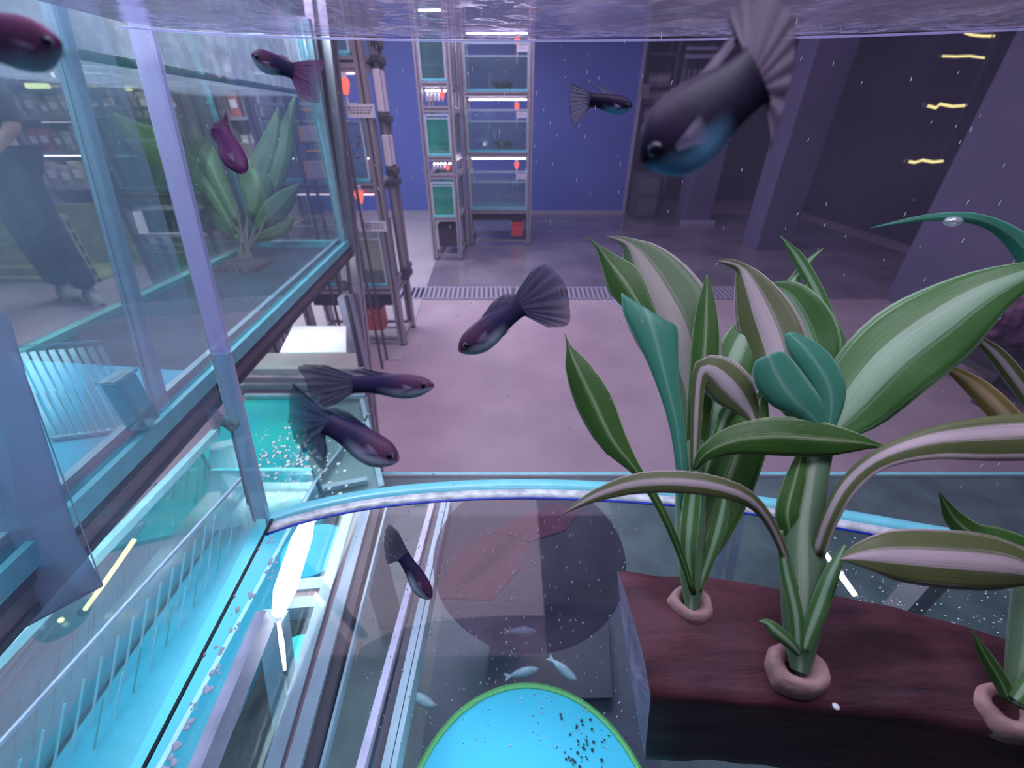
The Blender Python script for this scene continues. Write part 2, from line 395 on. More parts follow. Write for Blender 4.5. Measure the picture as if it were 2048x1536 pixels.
# narrow far rack
NX0, NX1, NY0, NY1 = -.74, -.465, 3.96, 4.50
rack(NX0, NX1, NY0, NY1, [.385, .73, .865, 1.21, 1.37], 2.2, 'narrow end-on aluminium rack with green tanks, left of the wide far rack')
for i, (z, wm, mm) in enumerate(((.385, 'gwater', 'foam2'), (.865, 'gwater', 'foam2'), (1.37, 'gywater', 'foam'))):
    tank(NX0+.042, NX1-.042, NY0+.004, NY1-.05, z, [.27, .28, .30][i], .92, '%s tank on the %s tier of the narrow far rack' % (['bright green', 'deep green weedy', 'cloudy grey-green'][i], lv[i]), wm, mm, plant=(i == 1))
    zl = [.82, 1.31, 1.79][i]; led_bar(NX0+.05, NX1-.05, NY0+.07, zl if i != 0 else .80, 'light bar above the %s tank of the narrow far rack' % lv[i])
    if i < 2: feeder(NX1-.085, NY0+.05, [.815, 1.32][i]+.0, [.76, 1.24][i], 'red bulb feeder over the %s tank of the narrow far rack' % lv[i], .8)
# small gear hung on the narrow rack
for i, z in enumerate((.76, 1.245)):
    r = thing('pump_box', (NX0+.10, NY0+.06, z), 'white pump gear above the %s tank of the narrow far rack' % lv[i], 'pump')
    for k in range(4): MB().box((NX0+.055+.03*k, NY0+.05, z), (NX0+.072+.03*k, NY0+.09, z+.05), 0).build('filter_cup', 'white', r, bevel=.003)

# left middle rack
LX0, LX1, LY0, LY1 = -1.16, -.615, 2.17, 2.46
rack(LX0, LX1, LY0, LY1, T, 2.3, 'aluminium rack left of the drain, holding tanks of small pale fish')
for i, z in enumerate(T):
    tank(LX0+.045, LX1-.05, LY0+.005, LY1-.045, z, .30, .80, ['murky brown-grey tank on the lowest tier of the left middle rack', 'tank of ring-shaped pale fish on the middle tier of the left middle rack', 'tank of crowded pale fish on the top tier of the left middle rack'][i], ['bwater', 'water', 'water'][i])
    if i < 2: led_bar(LX0+.05, LX1-.05, LY0+.05, [.80, 1.275][i], 'light bar above the %s tank of the left middle rack' % lv[i], 'ledp')
for i, (px, py, pb) in enumerate(((715, 372, 440), (685, 145, 212))):
    p = at(px, py, Y=LY0-.012); q = at(px+6, pb, Y=LY0-.012)
    feeder(p.x, p.y, p.z, q.z, 'red bulb feeder hanging over the %s tank of the left middle rack' % lv[i], .95)
p = at(745, 453, Y=LY0-.004); card(p.x, p.y, p.z, .14, .05, 'white written card on the rim of the murky brown-grey tank')
p = at(722, 222, Y=LY0-.004); card(p.x, p.y, p.z, .12, .05, 'white written card on the rim of the ring-shaped fish tank')
# gear column hanging on the right side of the left middle rack
r = thing('clear_pipe', (LX1+.02, LY0+.16, .3), 'grey double pipe with black gaskets strapped to the side of the left middle rack', 'pipe')
for dx in (0, .03):
    MB().tube([(LX1+.022, LY0+.12+dx*2.5, .36), (LX1+.022, LY0+.12+dx*2.5, 1.75)], .014, 10).build('pipe', 'seamgrey' if 'seamgrey' in M else 'alu', r)
for z in (.36, .40, .83, .88, 1.10, 1.32, 1.38):
    MB().box((LX1+.003, LY0+.09, z), (LX1+.042, LY0+.225, z+.03)).build('gasket', 'beamd', r, bevel=.004)
MB().box((LX1+.003, LY0+.10, .92), (LX1+.034, LY0+.20, 1.05)).build('lit_panel', 'white', r, bevel=.004)
MB().box((LX1+.003, LY0+.10, 1.14), (LX1+.034, LY0+.20, 1.30)).build('lit_panel', 'white', r, bevel=.004)
# small pale fish in the left middle tanks
def mini_fish(c, l, label, group, m='palefish', head=1, ang=0, name='small_fish'):
    r = thing(name, c, label, 'fish', group); c = Vector(c)
    mb = MB(); n = 8; pts = []; rs = []
    for i in range(n+1):
        t = i/n; pts.append(c+Vector((head*(0.5-t)*l*math.cos(ang), 0, (0.5-t)*l*math.sin(ang)))); rs.append(l*.20*math.sin(math.pi*min(.97, .06+t*.92))**.7+l*.012)
    mb.tube(pts, rs, 8); mb.build('body', m, r, smooth=True)
    e = pts[-1]; d = (pts[-1]-pts[0]).normalized(); u = Vector((0, 0, 1))
    mb = MB(); mb.add([e-d*l*.05, e+d*l*.24+u*l*.17, e+d*l*.16, e+d*l*.24-u*l*.17], [(0, 1, 2), (0, 2, 3)]); mb.build('tail_fin', m, r, solid=l*.02)
    return r
M['palefish'] = mat('pale_peach_fish', (.72, .48, .46), .4, col2=(.35, .25, .30), scale=60)
M['whitefish'] = mat('pale_blue_fish', (.50, .78, .85), .35, col2=(.3, .55, .65), scale=80)
fg = 'small pale fish in the middle tank of the left middle rack'
for i, (px, py) in enumerate(((686, 282), (706, 308), (715, 272), (717, 288), (716, 314), (730, 330), (733, 282), (738, 318))):
    p = at(px, py, Y=LY0+.04+.015*(i % 4))
    mini_fish(p, .032, 'small pale fish in the ring-fish tank behind the metal upright', fg, ang=(i*1.3) % 2-.9)
fg = 'small pink fish in the top tank of the left middle rack'
for i, (px, py) in enumerate(((662, 52), (672, 48), (680, 55), (690, 52), (700, 58), (668, 72), (690, 76), (704, 74), (656, 60))):
    p = at(px, py, Y=LY0+.04+.015*(i % 4)); mini_fish(p, .030, 'small pink fish in the topmost tank seen near the upper edge', fg, ang=(i*1.7) % 2-.9)

# red boxes and black trays at the feet of the racks
def red_box(c, s, label):
    r = thing('red_power_box', c, label, 'box'); x, y, z = c
    MB().box((x-s/2, y-.05, z), (x+s/2, y+.05, z+s*1.15)).build('body', 'red', r, bevel=.006)
    MB().box((x-s*.45, y-.06, z+s*.95), (x+s*.45, y-.05, z+s*1.0)).build('ridge', 'red', r)
    MB().tube([(x, y, z+s*1.15), (x, y, z+s*1.6)], s*.06, 8).build('cable', 'beamd', r); return r
red_box((-.80, LY0+.10, .075), .115, 'red box under the left middle rack')
red_box((.055, WY0+.12, .075), .125, 'red box under the wide far rack')
def tray(x0, x1, y0, y1, z0, z1, label, m='beamd'):
    r = thing('black_sump_tray', ((x0+x1)/2, (y0+y1)/2, z0), label, 'tray')
    t = .006
    MB().box((x0, y0, z0), (x1, y1, z0+t)).build('base', m, r)
    for a, b in (((x0, y0), (x1, y0+t)), ((x0, y1-t), (x1, y1)), ((x0, y0), (x0+t, y1)), ((x1-t, y0), (x1, y1))):
        MB().box((*a, z0+t), (*b, z1)).build('side', m, r)
    MB().tube([(x0+.05, y0+.03, z1), (lerp(x0, x1, .5), y0+.02, z1+.03), (x1-.05, y0+.03, z1)], .006, 8).build('hose', 'beamd', r); return r
tray(LX0+.05, LX1-.06, LY0+.05, LY1-.05, .23, .30, 'black sump tray under the left middle rack')
tray(WX0+.05, WX1-.05, WY0+.05, WY1-.05, .24, .30, 'black sump tray under the wide far rack')
tray(NX0+.05, NX1-.05, NY0+.1, NY1-.1, .10, .30, 'black sump tray under the narrow far rack')

# ================================================================ dark store shelves right of the blue wall
sh = thing('storage_shelf', (1.75, 6.2, 0), 'dark storage shelving unit right of the blue wall', 'shelf')
sx0, sx1, sy0, sy1 = 1.64, 2.05, 6.45, 6.8
for x in (sx0, sx1-.03):
    for y in (sy0, sy1-.03): MB().box((x, y, 0), (x+.03, y+.03, 2.3)).build('upright', 'alud', sh)
for z in (.35, .95, 1.12, 1.30, 1.48, 1.8): MB().box((sx0, sy0, z), (sx1, sy1, z+.02)).build('shelf_board', 'alud', sh)
M['carton'] = mat('grey_carton', (.20, .18, .20), .8, var=.5, scale=30)
for i, z in enumerate((.97, 1.14, 1.32, 1.50)):
    r = thing('carton', (1.83, 6.55, z), ['carton on the lowest of the four close shelves right of the blue wall', 'carton on the second close shelf right of the blue wall', 'carton on the third close shelf right of the blue wall', 'carton on the uppermost of the close shelves right of the blue wall'][i], 'box')
    MB().box((1.70, 6.46, z), (1.99, 6.70, z+.12)).build('body', 'carton', r, bevel=.004)
    MB().box((1.72, 6.452, z+.03), (1.96, 6.46, z+.085)).build('label_patch', mat('carton_patch', (.36, .34, .38), .7, var=.4, scale=30), r)
ch = thing('hanging_chart', (2.25, 6.4, 1.2), 'dim beige board with hanging strips beside the storage shelf', 'board')
MB().box((2.1, 6.40, .95), (2.46, 6.42, 1.52)).build('panel', mat('beige_board', (.22, .20, .17), .8, var=.1), ch)
for k in range(6):
    MB().box((2.1+.065*k, 6.395, 1.50), (2.14+.065*k, 6.40, 1.66)).build('strip', mat('grey_strip', (.14, .14, .16), .8), ch)
MB().box((2.11, 6.425, 0), (2.15, 6.46, 1.9)).build('leg', 'alud', ch); MB().box((2.41, 6.425, 0), (2.45, 6.46, 1.9)).build('leg', 'alud', ch)
MB().box((2.1, 6.39, 1.76), (2.50, 6.42, 1.80)).build('rail', 'skirt', ch); MB().box((2.1, 6.39, 1.84), (2.48, 6.42, 1.87)).build('rail', 'skirt', ch)
r = thing('wall_pipe', (1.60, 6.24, .9), 'grey vertical pipe and box on the edge of the blue wall', 'pipe')
MB().tube([(1.585, 6.27, .62), (1.595, 6.27, 1.40)], .012, 8).build('pipe', 'skirt', r); MB().box((1.60, 6.24, 1.35), (1.69, 6.29, 1.50)).build('switch_box', 'carton', r, bevel=.005)
# dim machine shapes in front of the alcove
r = thing('dark_cabinet', (1.8, 6.0, 0), 'low dark cabinet in the shade between blue wall and pillars', 'cabinet')
MB().box((1.62, 5.9, 0), (1.92, 6.25, .55)).build('body', 'dark', r, bevel=.01); MB().box((1.65, 5.89, .30), (1.89, 5.9, .50)).build('drawer', mat('dark_drawer', (.08, .08, .10), .6), r)
MB().box((1.65, 5.89, .05), (1.89, 5.9, .27)).build('drawer', mat('dark_drawer', (.08, .08, .10), .6), r)
# glowing wavy tubes stand in for warm lamp reflections on the right
def wavy(pxs, D, w, name, label, m='glowg', cat='light', group=None):
    pts = [at(x, y, D=D) for x, y in pxs]; r = thing(name, pts[0], label, cat, group)
    MB().tube(pts, w, 8).build('tube', m, r); mid = pts[len(pts)//2]
    MB().ball(pts[0], w*2.0, 8, 6).build('streak_end', 'beamd', r)
    if pts[0].x > 1: MB().tube([pts[-1], pts[-1]+Vector((0, .02, 0)), Vector((pts[-1].x, pts[-1].y+.02, RZ))], .003, 6).build('streak_hanger', 'beamd', r)  # wire invented to hold up the reflection streak
    return r
wavy([(1925, 64), (1945, 70), (1965, 72), (1988, 72)], 2.4, .006, 'glow_streak', 'topmost thin warm reflection streak on the dark right side')
wavy([(1880, 112), (1910, 113), (1940, 112), (1970, 116)], 2.4, .005, 'glow_streak', 'second thin warm reflection streak from the top on the dark right side')
wavy([(1850, 210), (1872, 216), (1880, 208), (1905, 213), (1932, 211)], 2.4, .007, 'glow_streak', 'third thin warm reflection streak from the top, kinked at one end')
wavy([(1812, 322), (1830, 325), (1845, 320), (1866, 324), (1885, 322)], 2.4, .007, 'glow_streak', 'lowest thin warm reflection streak on the dark right side')
# mottled purple stones at the right edge
M['stone'] = mat('purple_coralline_rock', (.30, .13, .27), .8, col2=(.03, .02, .05), scale=30, bump=.8)
for i, (px, py, s) in enumerate(((2015, 610, .11), (2040, 660, .10), (1985, 640, .07), (2050, 590, .09))):
    p = at(px, py, D=1.9); mb = MB(); mb.ball(p, s, 18, 12)
    for v in mb.v:
        d = v-p; v += d*(noise.noise(v*18)*.55)
    o = mb.build('coral_rock', 'stone', smooth=True); tag(o, ['purple mottled rock at the right edge, largest', 'purple mottled rock lowest at the right edge', 'small purple mottled rock left of the others at the right edge', 'purple mottled rock uppermost at the right edge'][i], 'rock', 'purple rocks at the right edge')
p = at(2015, 700, D=1.95)
r = thing('rock_stand', (p.x, p.y, 0), 'dark stand under the purple rocks at the right edge', 'stand')
MB().box((p.x-.20, p.y-.18, p.z-.06), (p.x+.35, p.y+.18, p.z-.03)).build('top', 'dark', r)
for dx in (-.17, .32):
    for dy in (-.15, .15): MB().box((p.x+dx-.015, p.y+dy-.015, 0), (p.x+dx+.015, p.y+dy+.015, p.z-.06)).build('leg', 'dark', r)

# ================================================================ left background: shelves, person, rack
lr = rack(-1.66, -1.22, 1.88, 2.14, [.355, .86, 1.335], 2.2, 'brownish aluminium rack seen through the left tank', low=True)
tank(-1.61, -1.27, 1.885, 2.09, .86, .28, .9, 'greyish teal tank on the middle tier of the rack seen through the left tank', 'gywater', 'gedge')
tank(-1.61, -1.27, 1.885, 2.09, .355, .28, .9, 'algae-green tank low on the rack seen through the left tank', 'gwater', 'gedge')
# goods shelf far left
gs = thing('goods_shelf', (-3.9, 5.2, 0), 'long shop shelf of packed goods beyond the person', 'shelf')
gx0, gx1, gy0, gy1 = -5.1, -2.5, 5.0, 5.45
MB().box((gx0, gy1, 0), (gx1, gy1+.03, 2.3)).build('back_panel', 'brownwall', gs)
GZ = [.10, .50, .85, 1.15, 1.45, 1.75]
for z in GZ: MB().box((gx0, gy0, z-.03), (gx1, gy1, z)).build('shelf_board', 'skirt', gs)
for x in (gx0, -3.8, gx1-.03): MB().box((x, gy0, 0), (x+.03, gy1, 2.3)).build('upright', 'skirt', gs)
M['led2'] = emis('shelf_tube_light', (1.0, .88, 1.0), 12)
for i, z in enumerate(GZ[2:]):
    led_bar(gx0+.1+.2*i, gx1-.4, gy0+.03, z-.052, 'strip light under the %s board of the goods shelf' % ['third', 'fourth', 'fifth', 'topmost'][i], ['led2', 'ledp', 'glowg', 'led2'][i], .03)
pk = [mat('packet_%d' % i, c, .5, var=.3, scale=20) for i, c in enumerate(((.50, .35, .40), (.35, .40, .45), (.55, .48, .42), (.60, .12, .14), (.30, .25, .40), (.45, .50, .40), (.65, .60, .66)))]
random.seed(3); protos = []
for i, m_ in enumerate(pk):
    r = thing('goods_packet', (0, -5-i, .2), None or 'shop packet on the goods shelf', 'packet', 'packets on the goods shelf')
    MB().box((-.05, -5.05-i, .2), (.05, -4.95-i, .4)).build('body', m_, r, bevel=.004)
    MB().box((-.035, -5.053-i, .27), (.035, -5.05-i, .34)).build('front_patch', 'white', r)
    protos.append(r)
first = set()
for zi, z in enumerate(GZ):
    x = gx0+.10
    while x < gx1-.12:
        k = random.randrange(len(pk)); s = random.uniform(.7, 1.15)
        if abs(x+3.8) > .09:
            o = protos[k] if k not in first else copy_tree(protos[k]); first.add(k)
            o.location = (x, gy0+.10, z); o.scale = (s, 1, s*random.uniform(.75, 1.0)*1.1)
            o['label'] = '%s packet on the %s board of the goods shelf beyond the person' % (('pinkish grey', 'slate grey', 'beige', 'red', 'dark violet', 'pale green', 'whitish')[k], ('lowest', 'second', 'third', 'fourth', 'fifth', 'topmost')[zi])
            o['group'] = '%s packets on the %s board of the goods shelf' % (('pinkish grey', 'slate grey', 'beige', 'red', 'dark violet', 'pale green', 'whitish')[k], ('lowest', 'second', 'third', 'fourth', 'fifth', 'topmost')[zi])
        x += .125*s+.01
# lamps above the goods shelf
for i, (px, py) in enumerate(((75, 172), (240, 176), (150, 175), (118, 150))):
    p = at(px, py, Y=4.6); r = thing('ceiling_spot', p, ['yellow lamp left of the others over the goods shelf', 'yellow lamp right of the others over the goods shelf', 'small white lamp over the goods shelf between two yellow ones', 'uppermost small white lamp over the goods shelf'][i], 'light')
    s = (.09, .09, .05, .045)[i]
    MB().box((p.x-s, p.y-.03, p.z-.02), (p.x+s, p.y+.03, p.z+.02)).build('diffuser', 'glowy' if i < 2 else 'gloww', r, bevel=.008)
    MB().box((p.x-s*1.1, p.y-.04, p.z+.02), (p.x+s*1.1, p.y+.04, p.z+.04)).build('housing', 'carton', r)
# yellow-green crate next to the person
M['yg'] = mat('yellow_green_plastic', (.36, .42, .14), .6, var=.3, scale=8)
r = thing('storage_crate', (-3.9, 3.5, 0), 'yellow-green crate standing behind the person', 'crate')
MB().box((-4.6, 3.3, .0), (-3.35, 3.8, .03)).build('base', 'yg', r)
for k in range(5): MB().box((-4.6, 3.3, .05+.09*k), (-3.35, 3.33, .12+.09*k)).build('slat', 'yg', r, bevel=.004)
for x in (-4.6, -3.4): MB().box((x, 3.28, .0), (x+.05, 3.34, .52)).build('corner_post', 'yg', r)
MB().box((-4.6, 3.77, .03), (-3.35, 3.8, .52)).build('back', 'yg', r)
r = thing('partition_board', (-2.9, 4.2, 0), 'brown-grey board standing right of the person', 'board')
MB().box((-3.1, 4.2, 0), (-1.9, 4.25, .95)).build('panel', 'brownwall', r, bevel=.004); MB().box((-3.1, 4.19, 0), (-1.9, 4.2, .08)).build('kick_strip', 'beam', r)

# person: one continuous skinned body, clothes over it
def skin_mesh(name, joints, edges, radii, m, parent, sub=2):
    me = bpy.data.meshes.new(name); off = wloc(parent)
    me.from_pydata([Vector(j)-off for j in joints], edges, []); me.update()
    o = bpy.data.objects.new(name, me); COL.objects.link(o); o.parent = parent
    sk = o.modifiers.new('skin', 'SKIN'); me.materials.append(M[m] if isinstance(m, str) else m)
    sl = me.skin_vertices[0] if me.skin_vertices else None
    if sl is None:
        bm = bmesh.new(); bm.from_mesh(me); bm.verts.layers.skin.verify(); bm.to_mesh(me); bm.free(); sl = me.skin_vertices[0]
    for i, r in enumerate(radii):
        sl.data[i].radius = (r, r) if not isinstance(r, tuple) else r; sl.data[i].use_root = (i == 0)
    s = o.modifiers.new('sub', 'SUBSURF'); s.levels = sub; s.render_levels = sub
    sk.use_smooth_shade = True
    return o
PX, PY = -3.12, 2.86
pr = thing('person', (PX, PY, 0), 'person standing in dark jeans and grey lace-up shoes beyond the left tank', 'person')
J = [(PX, PY, .93), (PX+.02, PY, 1.15), (PX+.02, PY, 1.38), (PX+.02, PY-.01, 1.48), (PX+.02, PY-.04, 1.60), (PX+.02, PY-.05, 1.70),
     (PX-.10, PY+.02, .88), (PX-.13, PY+.05, .48), (PX-.14, PY+.08, .09), (PX+.10, PY-.02, .88), (PX+.11, PY-.03, .48), (PX+.14, PY-.02, .09),
     (PX-.20, PY, 1.36), (PX-.25, PY-.03, 1.08), (PX-.16, PY-.18, .92), (PX+.22, PY, 1.36), (PX+.26, PY-.04, 1.08), (PX+.16, PY-.18, .94)]
E = [(0,1),(1,2),(2,3),(3,4),(4,5),(0,6),(6,7),(7,8),(0,9),(9,10),(10,11),(2,12),(12,13),(13,14),(2,15),(15,16),(16,17)]
R = [.12, .11, .12, .045, .075, .055, .075, .05, .035, .075, .05, .035, .05, .038, .025, .05, .038, .025]
skin_mesh('body', J, E, R, 'skin', pr)
skin_mesh('jeans', [(PX, PY, .96), J[6], J[7], (J[8][0], J[8][1], .10), J[9], J[10], (J[11][0], J[11][1], .10)], [(0,1),(1,2),(2,3),(0,4),(4,5),(5,6)], [.15, .11, .085, .075, .11, .085, .075], 'jean', pr)
skin_mesh('shirt', [J[0], J[1], J[2], J[12], J[13], J[15], J[16]], [(0,1),(1,2),(2,3),(3,4),(2,5),(5,6)], [.15, .14, .145, .07, .052, .07, .052], 'shirt', pr)
skin_mesh('hair', [(PX+.02, PY+.0, 1.66), (PX+.02, PY-.01, 1.76)], [(0, 1)], [.085, .07], 'shirt', pr)
mb = MB(); mb.ball((PX+.02, PY-.135, 1.64), .016, 8, 6); mb.build('nose', 'skin', pr, smooth=True)
for s in (-1, 1):
    MB().ball((PX+.02+s*.03, PY-.117, 1.665), .010, 8, 6).build('eye', 'white', pr, smooth=True)
    MB().ball((PX+.02+s*.082, PY-.03, 1.65), .022, 8, 6, sc=(.4, .8, 1.2)).build('ear', 'skin', pr, smooth=True)
MB().box((PX-.005, PY-.118, 1.598), (PX+.045, PY-.112, 1.606)).build('mouth', 'maroon', pr)
for s, jx, jy in ((-1, J[8][0], J[8][1]), (1, J[11][0], J[11][1])):
    for k in range(4):
        hx = J[14 if s < 0 else 17]; MB().tube([Vector(hx)+Vector((-.03+.018*k, -.02, -.01)), Vector(hx)+Vector((-.03+.019*k, -.055, -.03)), Vector(hx)+Vector((-.03+.019*k, -.06, -.06-.004*(k % 3)))], [.010, .009, .007], 8).build('finger', 'skin', pr, smooth=True)
    MB().tube([Vector(hx)+Vector((-s*.03, 0, 0)), Vector(hx)+Vector((-s*.055, -.03, -.01)), Vector(hx)+Vector((-s*.055, -.055, -.02))], [.013, .011, .008], 8).build('thumb', 'skin', pr, smooth=True)
    d = Vector((.75, -.55, 0)).normalized(); n = Vector((-d.y, d.x, 0)); c = Vector((jx, jy, 0))
    rows = []; 
    for t, hw, hh in ((-.09, .025, .085), (-.05, .042, .10), (.0, .045, .10), (.06, .044, .085), (.12, .05, .06), (.18, .045, .045), (.215, .02, .03)):
        rows.append([c+d*t+n*hw*math.cos(a)+Vector((0, 0, .018+max(0, hh*math.sin(a)))) for a in [math.pi*q/8 for q in range(9)]])
    sho_ = MB().grid(rows).build('shoe', 'shoe', pr, smooth=True, solid=.006)
    mb = MB(); out = [c+d*t+n*hw*sg for sg, seq in ((1, ((-.095, .02), (-.05, .045), (.06, .048), (.12, .055), (.18, .05), (.222, .02))), (-1, ((.222, .02), (.18, .05), (.12, .055), (.06, .048), (-.05, .045), (-.095, .02)))) for t, hw in seq]
    k = len(out); mb.add(out+[v+Vector((0, 0, .024)) for v in out], [tuple(range(k))[::-1], tuple(range(k, 2*k))]+[(i, (i+1) % k, k+(i+1) % k, k+i) for i in range(k)]); mb.build('sole', 'sole', sho_)
    for q in range(4):
        t = .03+.028*q; z = .118-.016*q; MB().tube([c+d*t+n*.03+Vector((0, 0, z-.012)), c+d*(t+.012)+Vector((0, 0, z)), c+d*t-n*.03+Vector((0, 0, z-.012))], .0035, 6).build('lace', 'beamd', sho_)

# ================================================================ near left rack with the upper left tank
def zrel(z): return H+z
ld0 = Vector((-.322, .10, H-.25)); ld1 = Vector((-.400, 1.03, H-.25))     # right lower edge of the left tank
def lt(y, z, off=0): 
    t = (y-.10)/.93; return Vector((lerp(ld0.x, ld1.x, t)+off, y, H+z))
LTX = -.62
nr = thing('metal_rack', (-.5, 1.1, 0), 'near left rack with brown beam under the large left tank', 'rack')
mb = MB(); a = lt(-.10, -.272, -.018); b = lt(1.10, -.272, -.018)
mb.prism(a, b, .036, .028); o = mb.build('beam', 'beam', nr)
mb = MB(); mb.prism(a+Vector((.019, 0, .010)), b+Vector((.019, 0, .010)), .004, .006); mb.prism(a+Vector((.019, 0, -.010)), b+Vector((.019, 0, -.010)), .004, .005); mb.build('groove_strip', 'beamd', nr)
mb = MB(); mb.prism(lt(1.085, -.272, 0), Vector((-.68, 1.085, H-.272)), .036, .028); mb.build('beam', 'beam', nr)
mb = MB(); mb.prism((-.66, -.10, H-.272), (-.66, 1.10, H-.272), .030, .028); mb.build('beam', 'beam', nr)
def leaning_post(px0, px1, y, z0, z1, w=.04, m=('alu', 'alud'), parent=nr):
    a = at(*px0, Y=y); b = at(*px1, Y=y); mb = MB()
    k = (b.x-a.x)/(b.z-a.z); f = lambda z: Vector((a.x+k*(z-a.z), y, z))
    p0, p1 = f(z0), f(z1)
    post(mb, p0.x, p0.y, z0, z1, w, top=(p1.x, p1.y)); return mb.build('post', list(m), parent)
leaning_post((752, 945), (644, 60), 1.075, .0, 1.75, .042)
mb = MB(); post(mb, -.68, 1.09, 0, 1.75, .04); mb.build('post', ['alu', 'alud'], nr)
# lit upright and shelf gear under the beam
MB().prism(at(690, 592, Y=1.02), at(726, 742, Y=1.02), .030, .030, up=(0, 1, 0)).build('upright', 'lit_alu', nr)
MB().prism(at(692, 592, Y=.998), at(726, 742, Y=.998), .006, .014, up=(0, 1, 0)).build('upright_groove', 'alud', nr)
MB().ball(at(688, 572, Y=1.0), .014, 12, 8, sc=(1, .6, 1)).build('bolt', 'beamd', nr, smooth=True)
p = [at(x, y, Z=-.40) for x, y in ((585, 652), (692, 652), (692, 704), (560, 704))]
r = thing('white_board', p[3], 'bright white board lying under the brown beam', 'board')
MB().add(p+[q-Vector((0, 0, .01)) for q in p], [(0, 3, 2, 1), (4, 5, 6, 7), (0, 1, 5, 4), (1, 2, 6, 5), (2, 3, 7, 6), (3, 0, 4, 7)]).build('sheet', mat('white_board_paint', (.95, .95, 1), .4), r)
area('board_light', (-.46, .80, H-.30), .10, .25, (.9, .9, 1.0), target=(-.50, .92, H-.40))
p = [at(x, y, Z=-.402) for x, y in ((500, 706), (712, 706), (716, 738), (500, 738))]
MB().add(p+[q-Vector((0, 0, .012)) for q in p], [(0, 3, 2, 1), (4, 5, 6, 7), (0, 1, 5, 4), (1, 2, 6, 5), (2, 3, 7, 6), (3, 0, 4, 7)]).build('shelf_board', 'beam', nr)
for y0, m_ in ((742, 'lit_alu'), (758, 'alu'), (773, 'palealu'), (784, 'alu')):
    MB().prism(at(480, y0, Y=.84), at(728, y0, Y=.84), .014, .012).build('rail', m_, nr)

# upper left tank
ut = thing('fish_tank', (-.47, .55, H-.25), 'large glass tank filling the upper left, with blue foam floor and potted water plant', 'fish tank')
def quad_slab(mb, pts, n, t, mi=0, edge=1):
    n = Vector(n)*t; k = len(pts); mb.add(list(pts)+[p+n for p in pts], [tuple(range(k))[::-1], tuple(range(k, 2*k))], mi)
    b = len(mb.v)-2*k
    for i in range(k): mb.f.append((b+i, b+(i+1) % k, b+k+(i+1) % k, b+k+i)); mb.mi.append(edge)
RT = .165
mb = MB(); quad_slab(mb, [lt(-.08, -.25), lt(1.03, -.25), lt(1.03, RT), lt(-.08, RT)], (-1, 0, 0), .008); mb.build('side_pane', ['lglass', 'edge'], ut)
mb = MB(); quad_slab(mb, [Vector((LTX, -.08, H-.25)), Vector((LTX, 1.03, H-.25)), Vector((LTX, 1.03, H+RT)), Vector((LTX, -.08, H+RT))], (1, 0, 0), .008); mb.build('side_pane', ['glass', 'edge'], ut)
mb = MB(); quad_slab(mb, [Vector((LTX+.009, 1.03, H-.25)), lt(1.03, -.25, -.009), lt(1.03, RT, -.009), Vector((LTX+.009, 1.03, H+RT))], (0, -1, 0), .008); mb.build('end_pane', ['glass', 'edge'], ut)
mb = MB(); quad_slab(mb, [Vector((LTX, -.08, H-.258)), lt(-.08, -.258), lt(1.03, -.258), Vector((LTX, 1.03, H-.258))], (0, 0, 1), .008); mb.build('bottom_pane', ['glass', 'edge'], ut)
# visible glass edges along the floor and corners
mb = MB(); mb.prism(lt(-.05, -.248, .003), lt(1.035, -.248, .003), .006, .016); mb.build('edge_strip', 'edge', ut)
mb = MB(); mb.prism(lt(-.05, -.236, -.013), lt(1.02, -.236, -.013), .008, .006); mb.build('edge_bead', 'edgep', ut)
MB().prism((LTX+.012, .0, H-.243), (LTX+.012, 1.02, H-.243), .016, .010).build('edge_strip', 'gedge', ut)
MB().prism((LTX+.02, 1.018, H-.243), lt(1.018, -.243, -.012), .014, .012).build('edge_strip', 'edge', ut)
MB().prism(lt(1.026, -.24, -.004), lt(1.026, RT, -.004)+Vector((.018, 0, 0)), .014, .014, up=(0, 1, 0)).build('corner_bead', 'edgep', ut)
mb = MB(); mb.prism(lt(.05, .047, -.011), lt(1.02, .047, -.011), .004, .005); mb.build('waterline_bead', 'edge', ut)
rows = [[lerp(Vector((LTX+.010, lerp(-.07, 1.02, j/30), H+.045)), lt(lerp(-.07, 1.02, j/30), .045, -.010), i/8) + Vector((0, 0, .0022*noise.noise(Vector((i*1.3, j*.9, 0))))) for j in range(31)] for i in range(9)]
MB().grid(rows).build('water_surface', 'surf2', ut, smooth=True)
MB().add([lt(-.07, .052, -.010), lt(1.02, .052, -.010), lt(1.02, RT-.002, -.010), lt(-.07, RT-.002, -.010)], [(0, 1, 2, 3)]).build('condensation', 'mist', ut)
# foam floor
fm = [Vector((LTX+.012, -.06, 0)), lt(-.06, 0, -.009), lt(.41, 0, -.009), Vector((LTX+.012, .44, 0))]
MB().add([Vector((p.x, p.y, H-.248)) for p in fm]+[Vector((p.x, p.y, H-.240)) for p in fm], [(3,2,1,0),(4,5,6,7),(0,1,5,4),(1,2,6,5),(2,3,7,6),(3,0,4,7)]).build('foam_mat', 'foam', ut)
MB().add([Vector((LTX+.012, .45, H-.249)), lt(.42, -.249, -.009), lt(1.0, -.249, -.009), Vector((LTX+.012, 1.0, H-.249))], [(0, 1, 2, 3)]).build('dark_floor_sheet', mat('dim_floor_sheet', (.06, .12, .14), .9, col2=(.03, .07, .09), scale=9, spec=.1), ut, solid=.001)
